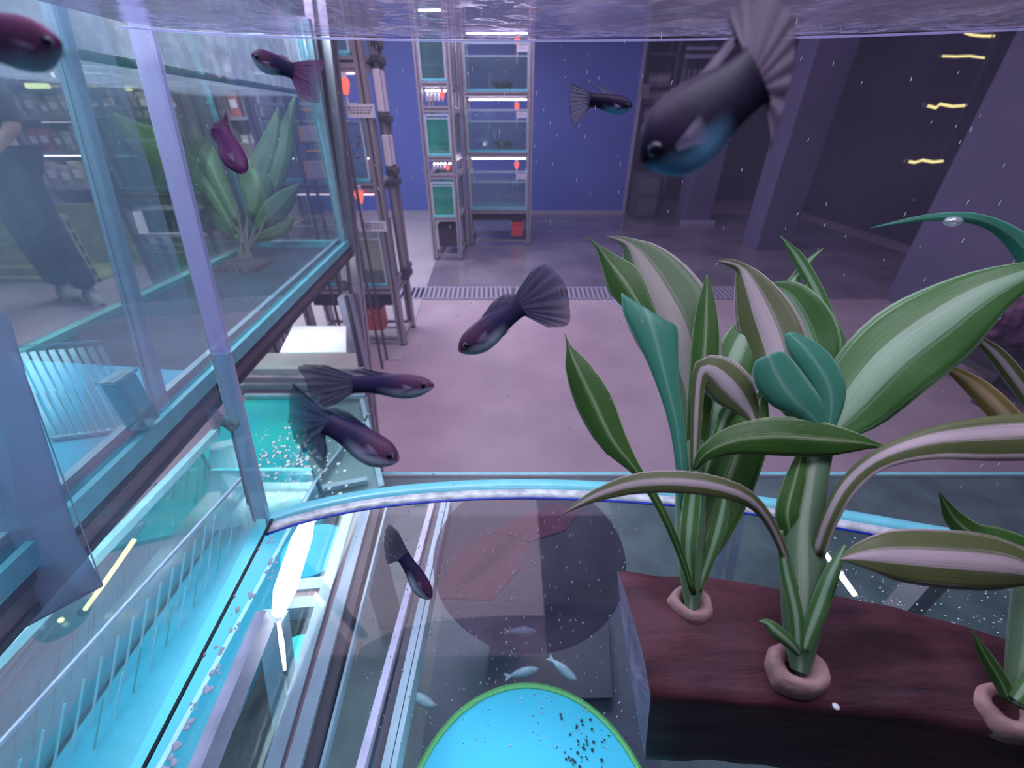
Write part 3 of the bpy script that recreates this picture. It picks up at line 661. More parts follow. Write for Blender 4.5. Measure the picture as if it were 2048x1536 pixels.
# comb divider
cb = thing('comb_divider', at(180, 860, Z=-.24), 'slanted plastic comb divider on the blue floor of the large left tank', 'divider')
for k in range(10):
    t = k/9; bx = lerp(110, 285, t); by = lerp(872, 852, t)
    b0 = at(bx, by, Z=-.236); t0 = b0+Vector((-.052, .05, .056))
    MB().prism(b0, t0, .0042, .0022).build('tooth', 'comb', cb); 
    MB().prism(b0+Vector((.002, 0, .0005)), lerp(b0, t0, .5)+Vector((.002, 0, .0005)), .0008, .0024).build('tooth_slot', 'gedge', cb)
MB().prism(at(105, 876, Z=-.237), at(292, 852, Z=-.237), .004, .003).build('base_bar', 'edgep', cb)
MB().prism(at(105, 868, Z=-.236)+Vector((-.053, .052, .06)), at(290, 850, Z=-.236)+Vector((-.053, .052, .06)), .002, .002).build('top_bar', 'comb', cb)
# overflow box + leaning strip for the doubled image of the corner seam
ob = thing('overflow_box', at(290, 850, Z=-.238), 'milky plastic overflow box on the blue floor of the large left tank', 'box')
b0 = at(300, 850, Z=-.236); b0.x -= .012
MB().box((b0.x+.000, b0.y-.010, b0.z), (b0.x+.014, b0.y+.012, b0.z+.050)).build('body', 'box', ob, bevel=.002)
MB().box((b0.x-.002, b0.y-.012, b0.z+.050), (b0.x+.015, b0.y+.014, b0.z+.053)).build('lid', 'box', ob, bevel=.001)
tt = thing('seam_image', at(318, 800, X=-.352), 'pale doubled image of the corner seam leaning up through the large left tank', 'tube')
MB().prism(at(322, 820, X=-.350), at(98, -20, X=-.364), .014, .010, up=(0, 1, 0)).build('wall', 'seam2', tt, bevel=.002)
MB().prism(at(309, 820, X=-.352), at(82, -20, X=-.366), .002, .002, up=(0, 1, 0)).build('edge_line', 'edgep', tt)
# potted water plant in left tank
def leaf_mat(name, c_mid, c_edge, c_back, t=.35, stripe=.16, dark=None):
    m, nt, out = new_mat(name); N = nt.nodes; L = nt.links
    uv = N.new('ShaderNodeUVMap'); sp = N.new('ShaderNodeSeparateXYZ'); L.new(uv.outputs[0], sp.inputs[0])
    s1 = N.new('ShaderNodeMath'); s1.operation = 'SUBTRACT'; s1.inputs[1].default_value = .5; L.new(sp.outputs['X'], s1.inputs[0])
    ab = N.new('ShaderNodeMath'); ab.operation = 'ABSOLUTE'; L.new(s1.outputs[0], ab.inputs[0])
    # fine lengthwise veins wobble the edge of the stripe
    mp = N.new('ShaderNodeMapping'); mp.inputs['Scale'].default_value = (34, 1.3, 1); L.new(uv.outputs[0], mp.inputs[0])
    nz = N.new('ShaderNodeTexNoise'); nz.inputs['Scale'].default_value = 1.0; nz.inputs['Detail'].default_value = 4; L.new(mp.outputs[0], nz.inputs['Vector'])
    ma = N.new('ShaderNodeMath'); ma.operation = 'MULTIPLY_ADD'; ma.inputs[1].default_value = .26; L.new(nz.outputs['Fac'], ma.inputs[0]); L.new(ab.outputs[0], ma.inputs[2])
    cr = N.new('ShaderNodeValToRGB'); e = cr.color_ramp.elements
    e[0].position = .125; e[0].color = (*[min(1, c*1.15) for c in c_mid], 1); e[1].position = stripe+.15; e[1].color = (*c_edge, 1)
    q = cr.color_ramp.elements.new(stripe+.08); q.color = (*c_mid, 1)
    q = cr.color_ramp.elements.new(.585); q.color = (*[c*.9 for c in c_edge], 1)
    q = cr.color_ramp.elements.new(.615); q.color = (*c_mid, 1)
    L.new(ma.outputs[0], cr.inputs[0])
    p = N.new('ShaderNodeBsdfPrincipled'); p.inputs['Roughness'].default_value = .38; L.new(cr.outputs[0], p.inputs['Base Color'])
    tr = N.new('ShaderNodeBsdfTranslucent'); L.new(cr.outputs[0], tr.inputs[0])
    mx = N.new('ShaderNodeMixShader'); mx.inputs[0].default_value = t; L.new(p.outputs[0], mx.inputs[1]); L.new(tr.outputs[0], mx.inputs[2]); L.new(mx.outputs[0], out.inputs[0])
    b = N.new('ShaderNodeBump'); b.inputs['Strength'].default_value = .25; b.inputs['Distance'].default_value = .0006; L.new(nz.outputs['Fac'], b.inputs['Height']); L.new(b.outputs[0], p.inputs['Normal'])
    return m
M['lf_green'] = leaf_mat('striped_green_leaf', (.46, .60, .34), (.07, .20, .035), None, .3, .05)
M['lf_pale'] = leaf_mat('pale_striped_leaf', (.62, .58, .52), (.20, .33, .17), None, .3, .16)
M['lf_pink'] = leaf_mat('pinkish_leaf_back', (.66, .58, .58), (.17, .22, .08), None, .3, .17)
M['lf_teal'] = leaf_mat('teal_leaf_back', (.30, .62, .48), (.10, .43, .28), None, .35, .05)
M['lf_mid'] = leaf_mat('mid_green_leaf', (.36, .58, .36), (.10, .27, .07), None, .3, .17)
M['lf_weed'] = leaf_mat('water_plant_leaf', (.34, .45, .20), (.14, .26, .08), None, .35, .06)
M['lf_old'] = leaf_mat('yellowing_leaf', (.60, .50, .28), (.34, .28, .10), None, .3, .2)
def cr_spline(pts, n):
    out = []
    for i in range(n):
        t = i/(n-1)*(len(pts)-1); k = min(int(t), len(pts)-2); u = t-k
        p = [pts[max(0, min(len(pts)-1, k+d))] for d in (-1, 0, 1, 2)]
        out.append(tuple(.5*((2*b)+(-a+c)*u+(2*a-5*b+4*c-d)*u*u+(-a+3*b-3*c+d)*u**3) for a, b, c, d in zip(*p)))
    return out
def leaf2(parent, L_, R_, D0, D1, m, bulge=.10, n=22, name='leaf', side=1):
    """broad folded leaf given by its two edges (same number of points, base to top)"""
    l = cr_spline(L_, n); r = cr_spline(R_, n); rows = []; uvs = []
    for i in range(n):
        t = i/(n-1); D = lerp(D0, D1, t); a = at(*l[i], D=D); b = at(*r[i], D=D); w_ = (b-a).length; nn = -(lerp(a, b, .5)-CAMP).normalized()
        rows.append([lerp(a, b, j/8)+nn*side*w_*bulge*(math.sin(math.pi*j/8)-.35*(1-abs(j-4)/4)) for j in range(9)]); uvs.append([(j/8, t) for j in range(9)])
    return MB().grid(rows, uvs=uvs).build(name, m, parent, smooth=True, solid=.0004)
def leaf(parent, pts, m, fold=.22, n=22, name='leaf', side=1, twist=0, uo=0):
    """pts: (x, y, width in px, depth) along the midrib from base to tip"""
    sp = cr_spline(pts, n); rows = []; uvs = []
    for i, (x, y, wd, D) in enumerate(sp):
        a = sp[max(0, i-1)]; b = sp[min(n-1, i+1)]
        c = at(x, y, D=D); d = (at(b[0], b[1], D=b[3])-at(a[0], a[1], D=a[3])).normalized()
        v = (c-CAMP).normalized(); s = d.cross(v).normalized(); nn = s.cross(d).normalized()
        s = (s*math.cos(twist*i/n)+nn*math.sin(twist*i/n))
        hw = max(.3, wd)/2*D/F; row = []; ur = []
        for j in range(9):
            q = (j-4)/4; wav = .05*math.sin(i*.9+q*2)*abs(q)
            row.append(c+s*hw*q+nn*side*hw*(fold*(abs(q)**1.3)+wav)); ur.append((min(1, max(0, j/8+uo)), i/(n-1)))
        rows.append(row); uvs.append(ur)
    return MB().grid(rows, uvs=uvs).build(name, m, parent, smooth=True, solid=.0004)
M['rootball'] = mat('dark_root_ball', (.045, .035, .04), .9, col2=(.12, .10, .10), scale=60, bump=.8)
wp = thing('potted_water_plant', at(495, 590, D=.86), 'leafy green water plant with dark root pot inside the large left tank', 'plant')
mb = MB(); c = at(497, 556, D=.86)
mb.box(c+Vector((-.048, -.04, -.055)), c+Vector((.048, .04, .035))); mb.build('root_pot', 'rootball', wp, bevel=.015)
mb = MB(); 
for k in range(60):
    a = c+Vector((random.uniform(-.045, .045), -.042+random.uniform(-.003, 0), random.uniform(-.05, .035))); b = a+Vector((random.uniform(-.02, .02), -.003, random.uniform(-.025, .025)))
    mb.tube([a, b], .0007, 4)
mb.build('root', mat('pale_root', (.35, .30, .30), .8), wp)['kind'] = 'stuff'
for x1, y1 in ((470, 400), (500, 380), (520, 410), (455, 430), (540, 420), (485, 350)):
    a = at(495+random.uniform(-20, 20), 525, D=.86); b = at(x1, y1, D=.86); MB().tube([a, (a+b)/2+Vector((.006, 0, 0)), b], [.004, .003, .002], 6).build('stem', mat('brown_stem', (.20, .17, .13), .7), wp)
for pts in ([(470, 470, 14, .86), (420, 380, 30, .84), (340, 310, 60, .82), (270, 270, 60, .80), (225, 225, 8, .8)],
            [(480, 450, 14, .86), (420, 330, 40, .84), (400, 290, 40, .84), (385, 250, 5, .84)],
            [(500, 440, 14, .86), (530, 340, 50, .86), (548, 280, 40, .86), (556, 215, 4, .86)],
            [(505, 430, 12, .85), (515, 380, 55, .85), (505, 340, 50, .85), (490, 310, 5, .85)],
            [(510, 460, 10, .86), (540, 430, 40, .86), (570, 400, 36, .86), (597, 368, 3, .86)],
            [(470, 440, 10, .86), (440, 380, 36, .86), (415, 330, 40, .86), (395, 300, 5, .86)],
            [(500, 480, 8, .86), (540, 470, 22, .86), (570, 455, 20, .86), (590, 430, 3, .86)],
            [(480, 480, 8, .86), (450, 450, 26, .86), (425, 420, 24, .86), (395, 385, 3, .86)],
            [(510, 470, 10, .87), (560, 340, 30, .87), (575, 260, 26, .87), (590, 190, 3, .87)]):
    leaf(wp, pts, 'lf_weed', n=14)
r = thing('white_tray', at(330, 470, D=1.05), 'small open box with white rim behind the large left tank', 'box')
MB().prism(at(290, 470, D=1.05), at(412, 470, D=1.05), .008, .008).build('rim', 'white', r); MB().prism(at(275, 425, D=1.1), at(290, 470, D=1.05), .02, .008).build('rim', 'alu', r)
p = at(350, 440, D=1.15); MB().box((p.x-.08, p.y-.03, p.z-.03), (p.x+.09, p.y+.05, p.z+.03)).build('tray_floor', 'slate', r)
for dx_ in (-.07, .08): MB().box((p.x+dx_-.005, p.y, 0), (p.x+dx_+.005, p.y+.01, p.z-.03)).build('leg', 'alud', r)
# white lamp panel above the far end of the large left tank
r = thing('white_lamp_frame', at(600, 60, Y=1.12), 'bright white lamp frame above the far end of the large left tank', 'light')
MB().prism(at(470, 42, Y=1.14), at(622, 48, Y=1.14), .010, .022, up=(0, 0, 1)).build('top_bar', 'white', r)
MB().prism(at(603, 48, Y=1.13), at(622, 150, Y=1.13), .034, .012, up=(0, 1, 0)).build('side_bar', 'white', r)
MB().prism(at(300, 34, Y=1.12), at(470, 42, Y=1.14), .010, .016, up=(0, 0, 1)).build('diffuser', 'white', r)
area('lamp_frame_light', (-.46, .93, H+.22), .10, .35, (1, .85, 1), target=(-.44, 1.14, H+.16))
# lilac boxes with orange edges, right part seen past the tank
M['orange'] = mat('orange_edge', (.85, .42, .12), .5)
for i, (y0, y1, x0, x1, m_) in enumerate(((322, 358, 618, 672, 'white'), (252, 284, 606, 664, 'white'), (300, 304, 612, 668, 'orange'), (218, 222, 600, 660, 'orange'), (185, 196, 600, 640, 'orange'))):
    a = at(x0, y1, Y=1.9); b = at(x1, y0, Y=1.9)
    r = thing('storage_box' if i < 2 else 'shelf_strip', ((a.x+b.x)/2, 1.95, a.z), ['lilac-white box with orange edge, lower one seen through the left tank corner', 'lilac-white box, upper one seen through the left tank corner', 'thin orange strip between the two lilac-white boxes', 'thin orange strip above the lilac-white boxes', 'short orange block topmost above the lilac-white boxes'][i], 'box' if i < 2 else 'strip')
    MB().box((a.x, 1.9, a.z), (b.x, 2.0, b.z)).build('body', mat('lilac_card', (.62, .50, .72), .6, var=.2) if i < 2 else 'orange', r, bevel=.003)
    if i < 2: MB().box((a.x-.006, 1.895, a.z), (a.x+.006, 1.9, b.z)).build('edge', 'orange', r)

xs_ = [at(px_, 300, Y=1.9).x for px_ in (600, 672)]
r = thing('side_shelf', ((xs_[0]+xs_[1])/2, 1.96, 0), 'narrow grey shelf carrying the lilac-white boxes behind the left tank corner', 'shelf')
for x_ in (xs_[0]-.02, xs_[1]+.012):
    for y_ in (1.905, 2.00): MB().box((x_, y_, 0), (x_+.010, y_+.010, 1.42)).build('upright', 'alud', r)
for y_ in (358, 304, 284, 222, 196):
    z_ = at(640, y_, Y=1.9).z; MB().box((xs_[0]-.01, 1.912, z_-.006), (xs_[1]+.01, 2.0, z_-.001)).build('shelf_board', 'alud', r)
# ================================================================ our own tank
ot = thing('bowfront_aquarium', (.1, .12, H-.27), 'bow-fronted glass aquarium around the guppies and potted plants', 'fish tank')
ZB = -.27
arc_px = [(530, 1032), (600, 1010), (700, 988), (800, 974), (900, 966), (1000, 962), (1100, 962), (1200, 966), (1300, 972), (1450, 986), (1600, 1008), (1800, 1042), (2048, 1090)]
arc = [at(x, y, Z=ZB) for x, y in arc_px] 
arc += [Vector((.45, .165, H+ZB)), Vector((.50, .11, H+ZB)), Vector((.52, .04, H+ZB)), Vector((.52, -.04, H+ZB))]
arc = [Vector(q) for q in cr_spline([tuple(a) for a in arc], 60)]
def inward(i, d):
    a = arc[max(0, i-1)]; b = arc[min(len(arc)-1, i+1)]; t = (b-a).normalized(); n = Vector((t.y, -t.x, 0)); return arc[i]+n*d*(1 if n.dot(Vector((.1, 0, H+ZB))-arc[i]) > 0 else -1)
TOPZ = .095
def flare(p): return p+Vector((.10*0, .062*max(0, min(1, (p.y)/.25)), TOPZ-ZB))
rows = [[inward(i, .0) for i in range(len(arc))], [flare(inward(i, 0)) for i in range(len(arc))]]
rows = [[lerp(rows[0][i], rows[1][i], k/4) for i in range(len(arc))] for k in range(5)]
MB().grid(rows).build('bow_pane', 'bow', ot, smooth=True)
def strip(d0, d1, z0, z1, name, m):
    rows = [[inward(i, d0)+Vector((0, 0, z0)) for i in range(len(arc))], [inward(i, d1)+Vector((0, 0, z1)) for i in range(len(arc))]]
    return MB().grid(rows).build(name, m, ot, smooth=True, solid=.001)
strip(-.003, .0095, -.0015, -.0015, 'outer_rim', 'edgeb')
strip(.0095, .0186, -.001, -.001, 'inner_rim', 'whitebead')
strip(.0186, .0204, -.001, -.001, 'blue_bead', 'bluebead')
strip(-.0005, -.0005, -.010, -.002, 'rim_edge', 'edgep')
# bottom glass
seam0 = at(290, 1536, Z=ZB); seam1 = at(545, 1040, Z=ZB); sd = (seam0-seam1)/(seam0.y-seam1.y)
back_l = seam1+sd*(-.05-seam1.y)
rows = []
for i in range(len(arc)):
    p = inward(i, .020); rows.append([p, Vector((lerp(back_l.x, .52, i/(len(arc)-1)), -.05, p.z))])
mb = MB(); mb.grid([[lerp(r_[0], r_[1], k/6)+Vector((0, 0, -.001)) for k in range(7)] for r_ in rows]); mb.build('bottom_pane', 'bottomg', ot)
MB().prism(seam1+Vector((0, 0, .001)), back_l+Vector((0, 0, .001)), .0016, .0016).build('black_seal', 'black', ot)
mb = MB(); random.seed(41)
for px_, py_ in ((500, 1190), (470, 1225), (468, 1255), (440, 1300), (432, 1340), (415, 1380), (388, 1415), (350, 1490), (345, 1520), (330, 1535), (380, 1450), (545, 1080), (548, 1120), (540, 1150)):
    for q_ in range(5): mb.ball(at(px_+random.uniform(-9, 9), py_+random.uniform(-8, 8), Z=ZB-.002), random.uniform(.0005, .0016), 7, 5, sc=(1, 1.3, .5))
tag(mb.build('glass_glints', 'spark', ot), kind='stuff')
mb = MB()
for k in range(3): mb.ball(lerp(seam1, seam0, (.18, .42, .66)[k]), .0016, 8, 6)
mb.build('seal_drop', 'white', ot)
# left side pane
tl = at(270, 0, X=-.205); 
sp_ = [arc[0], back_l+Vector((-.004, 0, 0)), back_l+Vector((-.010, 0, TOPZ-ZB)), flare(arc[0])+Vector((-.008, 0, 0))]
quad_slab(mb := MB(), [arc[0]+Vector((-.004, -.004, 0))]+sp_[1:], (-1, 0, 0), .004); mb.build('side_pane', ['sideg', 'sideg'], ot)
# frosted corner seam
s0 = at(523, 1036, Z=ZB+.002); s1 = at(262, -30, X=-.206)
sm_ = lerp(s0, s1, .40)
MB().prism(sm_, s1, .0125, .006, up=(0, 1, 0)).build('corner_seam', 'seam', ot, bevel=.0015)
MB().prism(s0, sm_, .0125, .006, up=(0, 1, 0)).build('corner_seam', 'seam2', ot, bevel=.0015)
MB().prism(s0+Vector((-.003, -.004, 0)), sm_+Vector((-.003, -.004, 0)), .0012, .001, up=(0, 1, 0)).build('seam_line', 'edgew', ot)
MB().prism(at(498, 1010, D=.335), at(470, 880, D=.325), .002, .002, up=(0, 1, 0)).build('seam_edge', 'edgep', ot)
# back pane behind the photographer's lens and right pane
MB().box((back_l.x-.01, -.056, H+ZB), (.52, -.051, H+TOPZ)).build('back_pane', 'glass', ot)
# water surface seen from below
rows = []
for i in range(0, len(arc)):
    b = arc[i]; f = lerp(b, flare(b), (.043-ZB)/(TOPZ-ZB)); row = []
    for k in range(9):
        q = lerp(f, Vector((lerp(back_l.x, .52, i/(len(arc)-1)), -.05, f.z)), k/8); row.append(q+Vector((0, 0, .0012*noise.noise(q*40))))
    rows.append(row)
MB().grid(rows).build('water_surface', 'surf', ot, smooth=True)
mb = MB(); tops = [lerp(b, flare(b), (.0415-ZB)/(TOPZ-ZB)) for b in arc]; mb.tube(tops, .0006, 6); mb.build('waterline', 'seam', ot)
# lamp hanging over the tank
r = thing('tank_lamp', (.12, .10, H+.30), 'flat lamp bar hanging over the bow-fronted aquarium', 'light')
MB().box((-.11, .01, H+.27), (.35, .19, H+.295)).build('housing', 'beamd', r, bevel=.005)

# bluish frosted screen at the left edge
r = thing('frosted_screen', at(60, 900, D=.30), 'blurred blue-grey plastic panel at the left edge, in front of the left tank floor', 'panel')
pp = [at(x, y, D=D) for x, y, D in ((-140, 500, .255), (20, 640, .262), (58, 770, .272), (150, 1060, .285), (205, 1170, .29), (-20, 1290, .29), (-200, 1290, .285))]
quad_slab(mb := MB(), pp, (pp[0]-CAMP).normalized()*-1, .002); mb.build('sheet', ['haze', 'edgep'], r)
MB().prism(pp[2], pp[4], .0006, .0006, up=(0, 1, 0)).build('edge', 'edgep', r)

# ================================================================ lower level under the tanks
def flat_slab(pts_px, Z, t, name, m, parent, bevel=0):
    p = [at(x, y, Z=Z) for x, y in pts_px]; k = len(p)
    mb = MB(); mb.add(p+[q-Vector((0, 0, t)) for q in p], [tuple(range(k)), tuple(range(k, 2*k))[::-1]]+[(i, (i+1) % k, k+(i+1) % k, k+i) for i in range(k)])
    return mb.build(name, m, parent, bevel=bevel)
lt1 = thing('breeding_tank', (-.40, .25, H-.54), 'lower left breeding tank with rows of thin comb bars over a bright blue floor', 'fish tank')
MB().box((-.475, -.04, H-.545), (-.295, .465, H-.535)).build('foam_mat', 'foamb', lt1)
mb = MB(); mb.prism((-.452, -.04, H-.400), (-.452, .50, H-.400), .010, .010); mb.build('rim', 'edgep', lt1)
MB().box((-.458, -.04, H-.535), (-.452, .465, H-.405), 0, (0, 1)).build('side_pane', ['lglass', 'edge'], lt1)
MB().box((-.300, -.04, H-.535), (-.295, .465, H-.46), 0, (0, 1)).build('side_pane', ['glass', 'edgep'], lt1)
MB().box((-.451, .459, H-.535), (-.300, .465, H-.44), 0, (1, 1)).build('end_pane', ['glass', 'edge'], lt1)
rows = [[Vector((lerp(-.450, -.302, i/6), lerp(-.03, .457, j/24), H-.462+.0015*noise.noise(Vector((i, j*.6, 3))))) for j in range(25)] for i in range(7)]
MB().grid(rows).build('water_surface', 'surf4', lt1, smooth=True)
MB().prism((-.440, .10, H-.448), (-.400, .47, H-.448), .003, .004).build('divider_edge', 'lit_alu', lt1)
cb2 = thing('comb_divider', (-.45, .2, H-.53), 'long comb divider of pale slanted bars in the lower left breeding tank', 'divider')
for k in range(22):
    y = -.01+k*.021; b0 = Vector((-.444+.0007*k, y, H-.531)); t0 = b0+Vector((.004, .042, .052))
    MB().prism(b0, t0, .0016, .0016).build('bar', 'combl', cb2)
for k in range(12):
    y = .16+k*.024; b0 = Vector((-.418+.001*k, y, H-.531)); t0 = b0+Vector((.003, .030, .036)); MB().prism(b0, t0, .0013, .0013).build('bar', 'combl' if k % 2 else 'gedge', cb2)
for k, (x0, y0, x1, y1) in enumerate(((300, 1010, 312, 965), (322, 1000, 335, 945), (345, 1000, 352, 930), (370, 1000, 383, 905), (390, 1010, 398, 930), (405, 1010, 412, 920))):
    MB().prism(at(x0, y0, Z=-.50), at(x1, y1, Z=-.47), .0016, .0016).build('bar', 'gedge', cb2)
o = wavy([(166, 1224), (200, 1178), (235, 1128), (268, 1080)], .46, .0024, 'glow_streak', 'thin yellow-green glowing streak in the lower left tank', 'glowy')  # yellow streak of light, built as a glowing tube
r = thing('gravel_cup', at(130, 1250, Z=-.50), 'round clear cup below the yellow-green glowing streak', 'cup')
c = at(128, 1240, Z=-.50); MB().tube([c, c+Vector((0, 0, .012))], .026, 24, caps=False).build('wall', 'comb', r, smooth=True); MB().disc(c, .025, .002).build('base', 'comb', r)
MB().ball(at(122, 1240, Z=-.495), .003, 8, 6).build('glint', 'glowy', r)
r = thing('oval_paddle', at(250, 1060, Z=-.50), 'small grey oval plastic disc at the edge of the turquoise water', 'disc')
c = at(265, 1065, Z=-.49); mb = MB(); mb.ball(c, .02, 16, 8, sc=(.55, 1.1, .12)); mb.build('disc', 'box', r, smooth=True)
# milky box near the corner seam
r = thing('overflow_box', at(440, 1080, Z=-.50), 'milky upright plastic box beside the tank corner above the blue floor', 'box')
pp = [(-.405, .455), (-.345, .455), (-.345, .435), (-.405, .435)]
a = [at(412, 1065, Z=-.50), at(495, 1050, Z=-.50)]; b = [at(418, 900, Z=-.42), at(490, 885, Z=-.42)]
mb = MB(); quad_slab(mb, [a[0], a[1], b[1], b[0]], (0, 1, 0), .012, 0, 0); mb.build('body', 'box', r, bevel=.001)
MB().prism(b[0]+Vector((0, .006, 0)), b[1]+Vector((0, .006, 0)), .016, .004).build('lid', 'edgep', r)
MB().prism(a[1]+Vector((-.02, 0, 0)), b[1]+Vector((-.022, 0, 0)), .0012, .0012).build('rib', 'edgep', r)

lt2 = thing('fish_tank', (-.46, .63, H-.54), 'bright turquoise bubbling tank below the brown beam', 'fish tank')
flat_slab([(500, 792), (640, 792), (600, 1010), (210, 1100), (420, 870)], -.53, .008, 'foam_mat', 'foam2', lt2)
flat_slab([(640, 792), (734, 792), (764, 975), (600, 1010)], -.531, .006, 'glass_floor', mat('grey_green_glass_floor', (.20, .36, .36), .3, var=.2, scale=12), lt2)
for a_, b_, w_ in (((724, 800), (764, 975), .009), ((640, 795), (560, 1008), .008), ((735, 960), (600, 985), .010), ((700, 900), (738, 830), .004), ((640, 955), (720, 850), .004), ((490, 792), (730, 792), .008)):
    MB().prism(at(*a_, Z=-.522), at(*b_, Z=-.522), w_, .008).build('edge_strip', 'edgep', lt2)
sw = [(500, 796), (636, 796), (590, 1008), (215, 1098), (420, 875)]
mb = MB(); rows = []
for j in range(26):
    t = j/25; l = lerp(Vector((470, 800)), Vector((215, 1098)), t); r_ = lerp(Vector((636, 796)), Vector((580, 1008)), t)
    rows.append([at(lerp(l.x, r_.x, i/16), lerp(l.y, r_.y, i/16), Z=-.50)+Vector((0, 0, .006*noise.noise(Vector((i*.7, j*.7, 1))))) for i in range(17)])
mb.grid(rows); mb.build('water_surface', 'surf3', lt2, smooth=True)
M['foamb2'] = clear('bubble_film', (.9, 1, 1), .55, (.85, .97, 1), .3, .05)
mb = MB(); random.seed(11)
for k in range(260):
    x = random.gauss(585, 48); y = random.gauss(930, 48)
    if 505 < x < 705 and 845 < y < 1003: mb.ball(at(x, y, Z=-.492), random.uniform(.0015, .0055), 8, 5, sc=(1, 1, .45))
for k in range(20): mb.ball(at(random.uniform(300, 420), random.uniform(900, 1000), Z=-.492), random.uniform(.0015, .003), 8, 5, sc=(1, 1, .4))
o = mb.build('bubble_foam', 'foamb2', smooth=True); tag(o, 'white bubbles foaming on the turquoise water right of the tank corner', 'bubbles', kind='stuff')

# stand rails below our own tank
sf = thing('tank_stand', (.0, .2, 0), 'aluminium stand rails seen through the bottom glass of the aquarium', 'stand')
def rail_px(a, b, Z, w, h, m='palealu', name='rail'):
    return MB().prism(at(*a, Z=Z), at(*b, Z=Z), w, h).build(name, m, sf)
ZR = -.36
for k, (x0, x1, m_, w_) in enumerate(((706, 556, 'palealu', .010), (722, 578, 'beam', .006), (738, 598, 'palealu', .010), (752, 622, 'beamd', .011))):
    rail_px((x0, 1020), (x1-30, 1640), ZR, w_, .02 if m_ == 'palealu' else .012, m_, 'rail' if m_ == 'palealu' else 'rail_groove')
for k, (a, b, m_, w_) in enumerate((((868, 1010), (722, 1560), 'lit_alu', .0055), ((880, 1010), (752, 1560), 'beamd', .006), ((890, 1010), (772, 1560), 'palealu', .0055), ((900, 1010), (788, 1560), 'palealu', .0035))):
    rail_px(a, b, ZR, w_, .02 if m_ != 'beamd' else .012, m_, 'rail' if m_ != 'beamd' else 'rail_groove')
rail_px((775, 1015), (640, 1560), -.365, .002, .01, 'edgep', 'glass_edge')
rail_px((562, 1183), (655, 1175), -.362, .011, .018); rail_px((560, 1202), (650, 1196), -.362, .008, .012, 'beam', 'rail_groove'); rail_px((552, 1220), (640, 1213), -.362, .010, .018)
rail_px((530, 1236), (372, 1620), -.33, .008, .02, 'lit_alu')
MB().prism(at(545, 1232, Z=-.34), at(600, 1620, Z=-.60), .020, .012, up=(0, 1, 0)).build('upright', 'seam2', sf)
MB().prism(at(556, 1232, Z=-.335), at(608, 1620, Z=-.59), .002, .004, up=(0, 1, 0)).build('upright_edge', 'white', sf)
for x, y in ((-.17, .02), (-.17, .32), (.50, .02), (.50, .30)):
    MB().box((x-.012, y-.012, 0), (x+.012, y+.012, H-.38)).build('leg', 'alu', sf)
# glowing tubes stand in for highlights and reflections under the bottom glass
def glint_tube(pxs, Z, w, label, m='gloww'):
    pts = [at(x, y, Z=Z) for x, y in pxs]; r = thing('glow_streak', pts[0], label, 'light')
    MB().tube(pts, [w*.6]+[w]*(len(pts)-2)+[w*.5], 10).build('tube', m, r, smooth=True); MB().tube([pts[0]-(pts[1]-pts[0]).normalized()*.006, pts[0]], w*.9, 10).build('glint_end', 'white', r); return r
glint_tube([(618, 1036), (604, 1075), (586, 1130), (570, 1180), (556, 1228)], -.33, .0088, 'glaring white highlight streak under the near left corner of the aquarium')
glint_tube([(556, 1236), (564, 1290), (570, 1340)], -.34, .0018, 'very thin white highlight streak running down from the glaring one')
glint_tube([(1642, 1096), (1675, 1140)], -.40, .0042, 'short warm-white reflection streak nearer the plant stem, right of it', 'gloww')
glint_tube([(1680, 1148), (1710, 1190)], -.40, .0048, 'short warm-white reflection streak below the other, right of the plant stem', 'gloww')
# lower tank straight under the aquarium
bt = thing('fish_tank', (.2, .2, H-.62), 'dim slate-floored tank under the aquarium, with pale small fish', 'fish tank')
MB().box((-.40, -.10, H-.60), (1.05, .60, H-.59)).build('floor_mat', 'slateg', bt)
MB().box((-.10, .10, H-.589), (.16, .34, H-.587)).build('slate_sheet', 'slate', bt)
flat_slab([(985, 1235), (1215, 1225), (1225, 1395), (970, 1400)], -.57, .003, 'dark_tile', mat('dark_tile', (.03, .05, .08), .4), bt)
MB().box((-.406, -.10, H-.60), (-.40, .60, H-.585), 0, (0, 1)).build('side_pane', ['glass', 'edge'], bt)
MB().box((-.40, .60, H-.60), (1.05, .606, H-.585), 0, (1, 1)).build('end_pane', ['glass', 'edge'], bt)
flat_slab([(878, 1195), (905, 1110), (985, 1065), (1055, 1085), (1045, 1130), (985, 1200)], -.47, .003, 'hand_reflection', 'maroon', bt)  # reddish reflection of the hand, built as flat maroon pieces
flat_slab([(985, 1064), (1105, 1005), (1160, 1020), (1130, 1060), (1056, 1084)], -.469, .003, 'hand_reflection', 'maroon', bt)
for k in range(14): 
    a = lerp(Vector((905, 1180)), Vector((1000, 1075)), k/13); b = a+Vector((75, -25+2*k)) ; MB().prism(at(a.x, a.y, Z=-.467), at(b.x-10, b.y-20, Z=-.467), .0005, .0005).build('reflection_ridge', 'beamd', bt)
for x0 in (1480, 1505): MB().prism(at(x0-20, 1030, Z=-.50), at(x0-52, 1180, Z=-.50), .008, .01).build('floor_rib', 'slate', bt)
def disc_px(cx, cy, rx, Z, name, label, m, cat, rim=None, t=.006, parts=('disc',)):
    c = at(cx, cy, Z=Z); R_ = (at(cx+rx, cy, Z=Z)-c).length; r = thing(name, c, label, cat)
    MB().disc(c-Vector((0, 0, t)), R_, t, 64).build(parts[0], m, r, bevel=.001)
    if rim:
        ring = [c+Vector((R_*math.cos(a), R_*math.sin(a), .001)) for a in [2*math.pi*k/64 for k in range(65)]]; MB().tube(ring, .0022, 6).build('rim', rim, r)  # ring that carries the green dispersion fringe of the blue lid
    return r
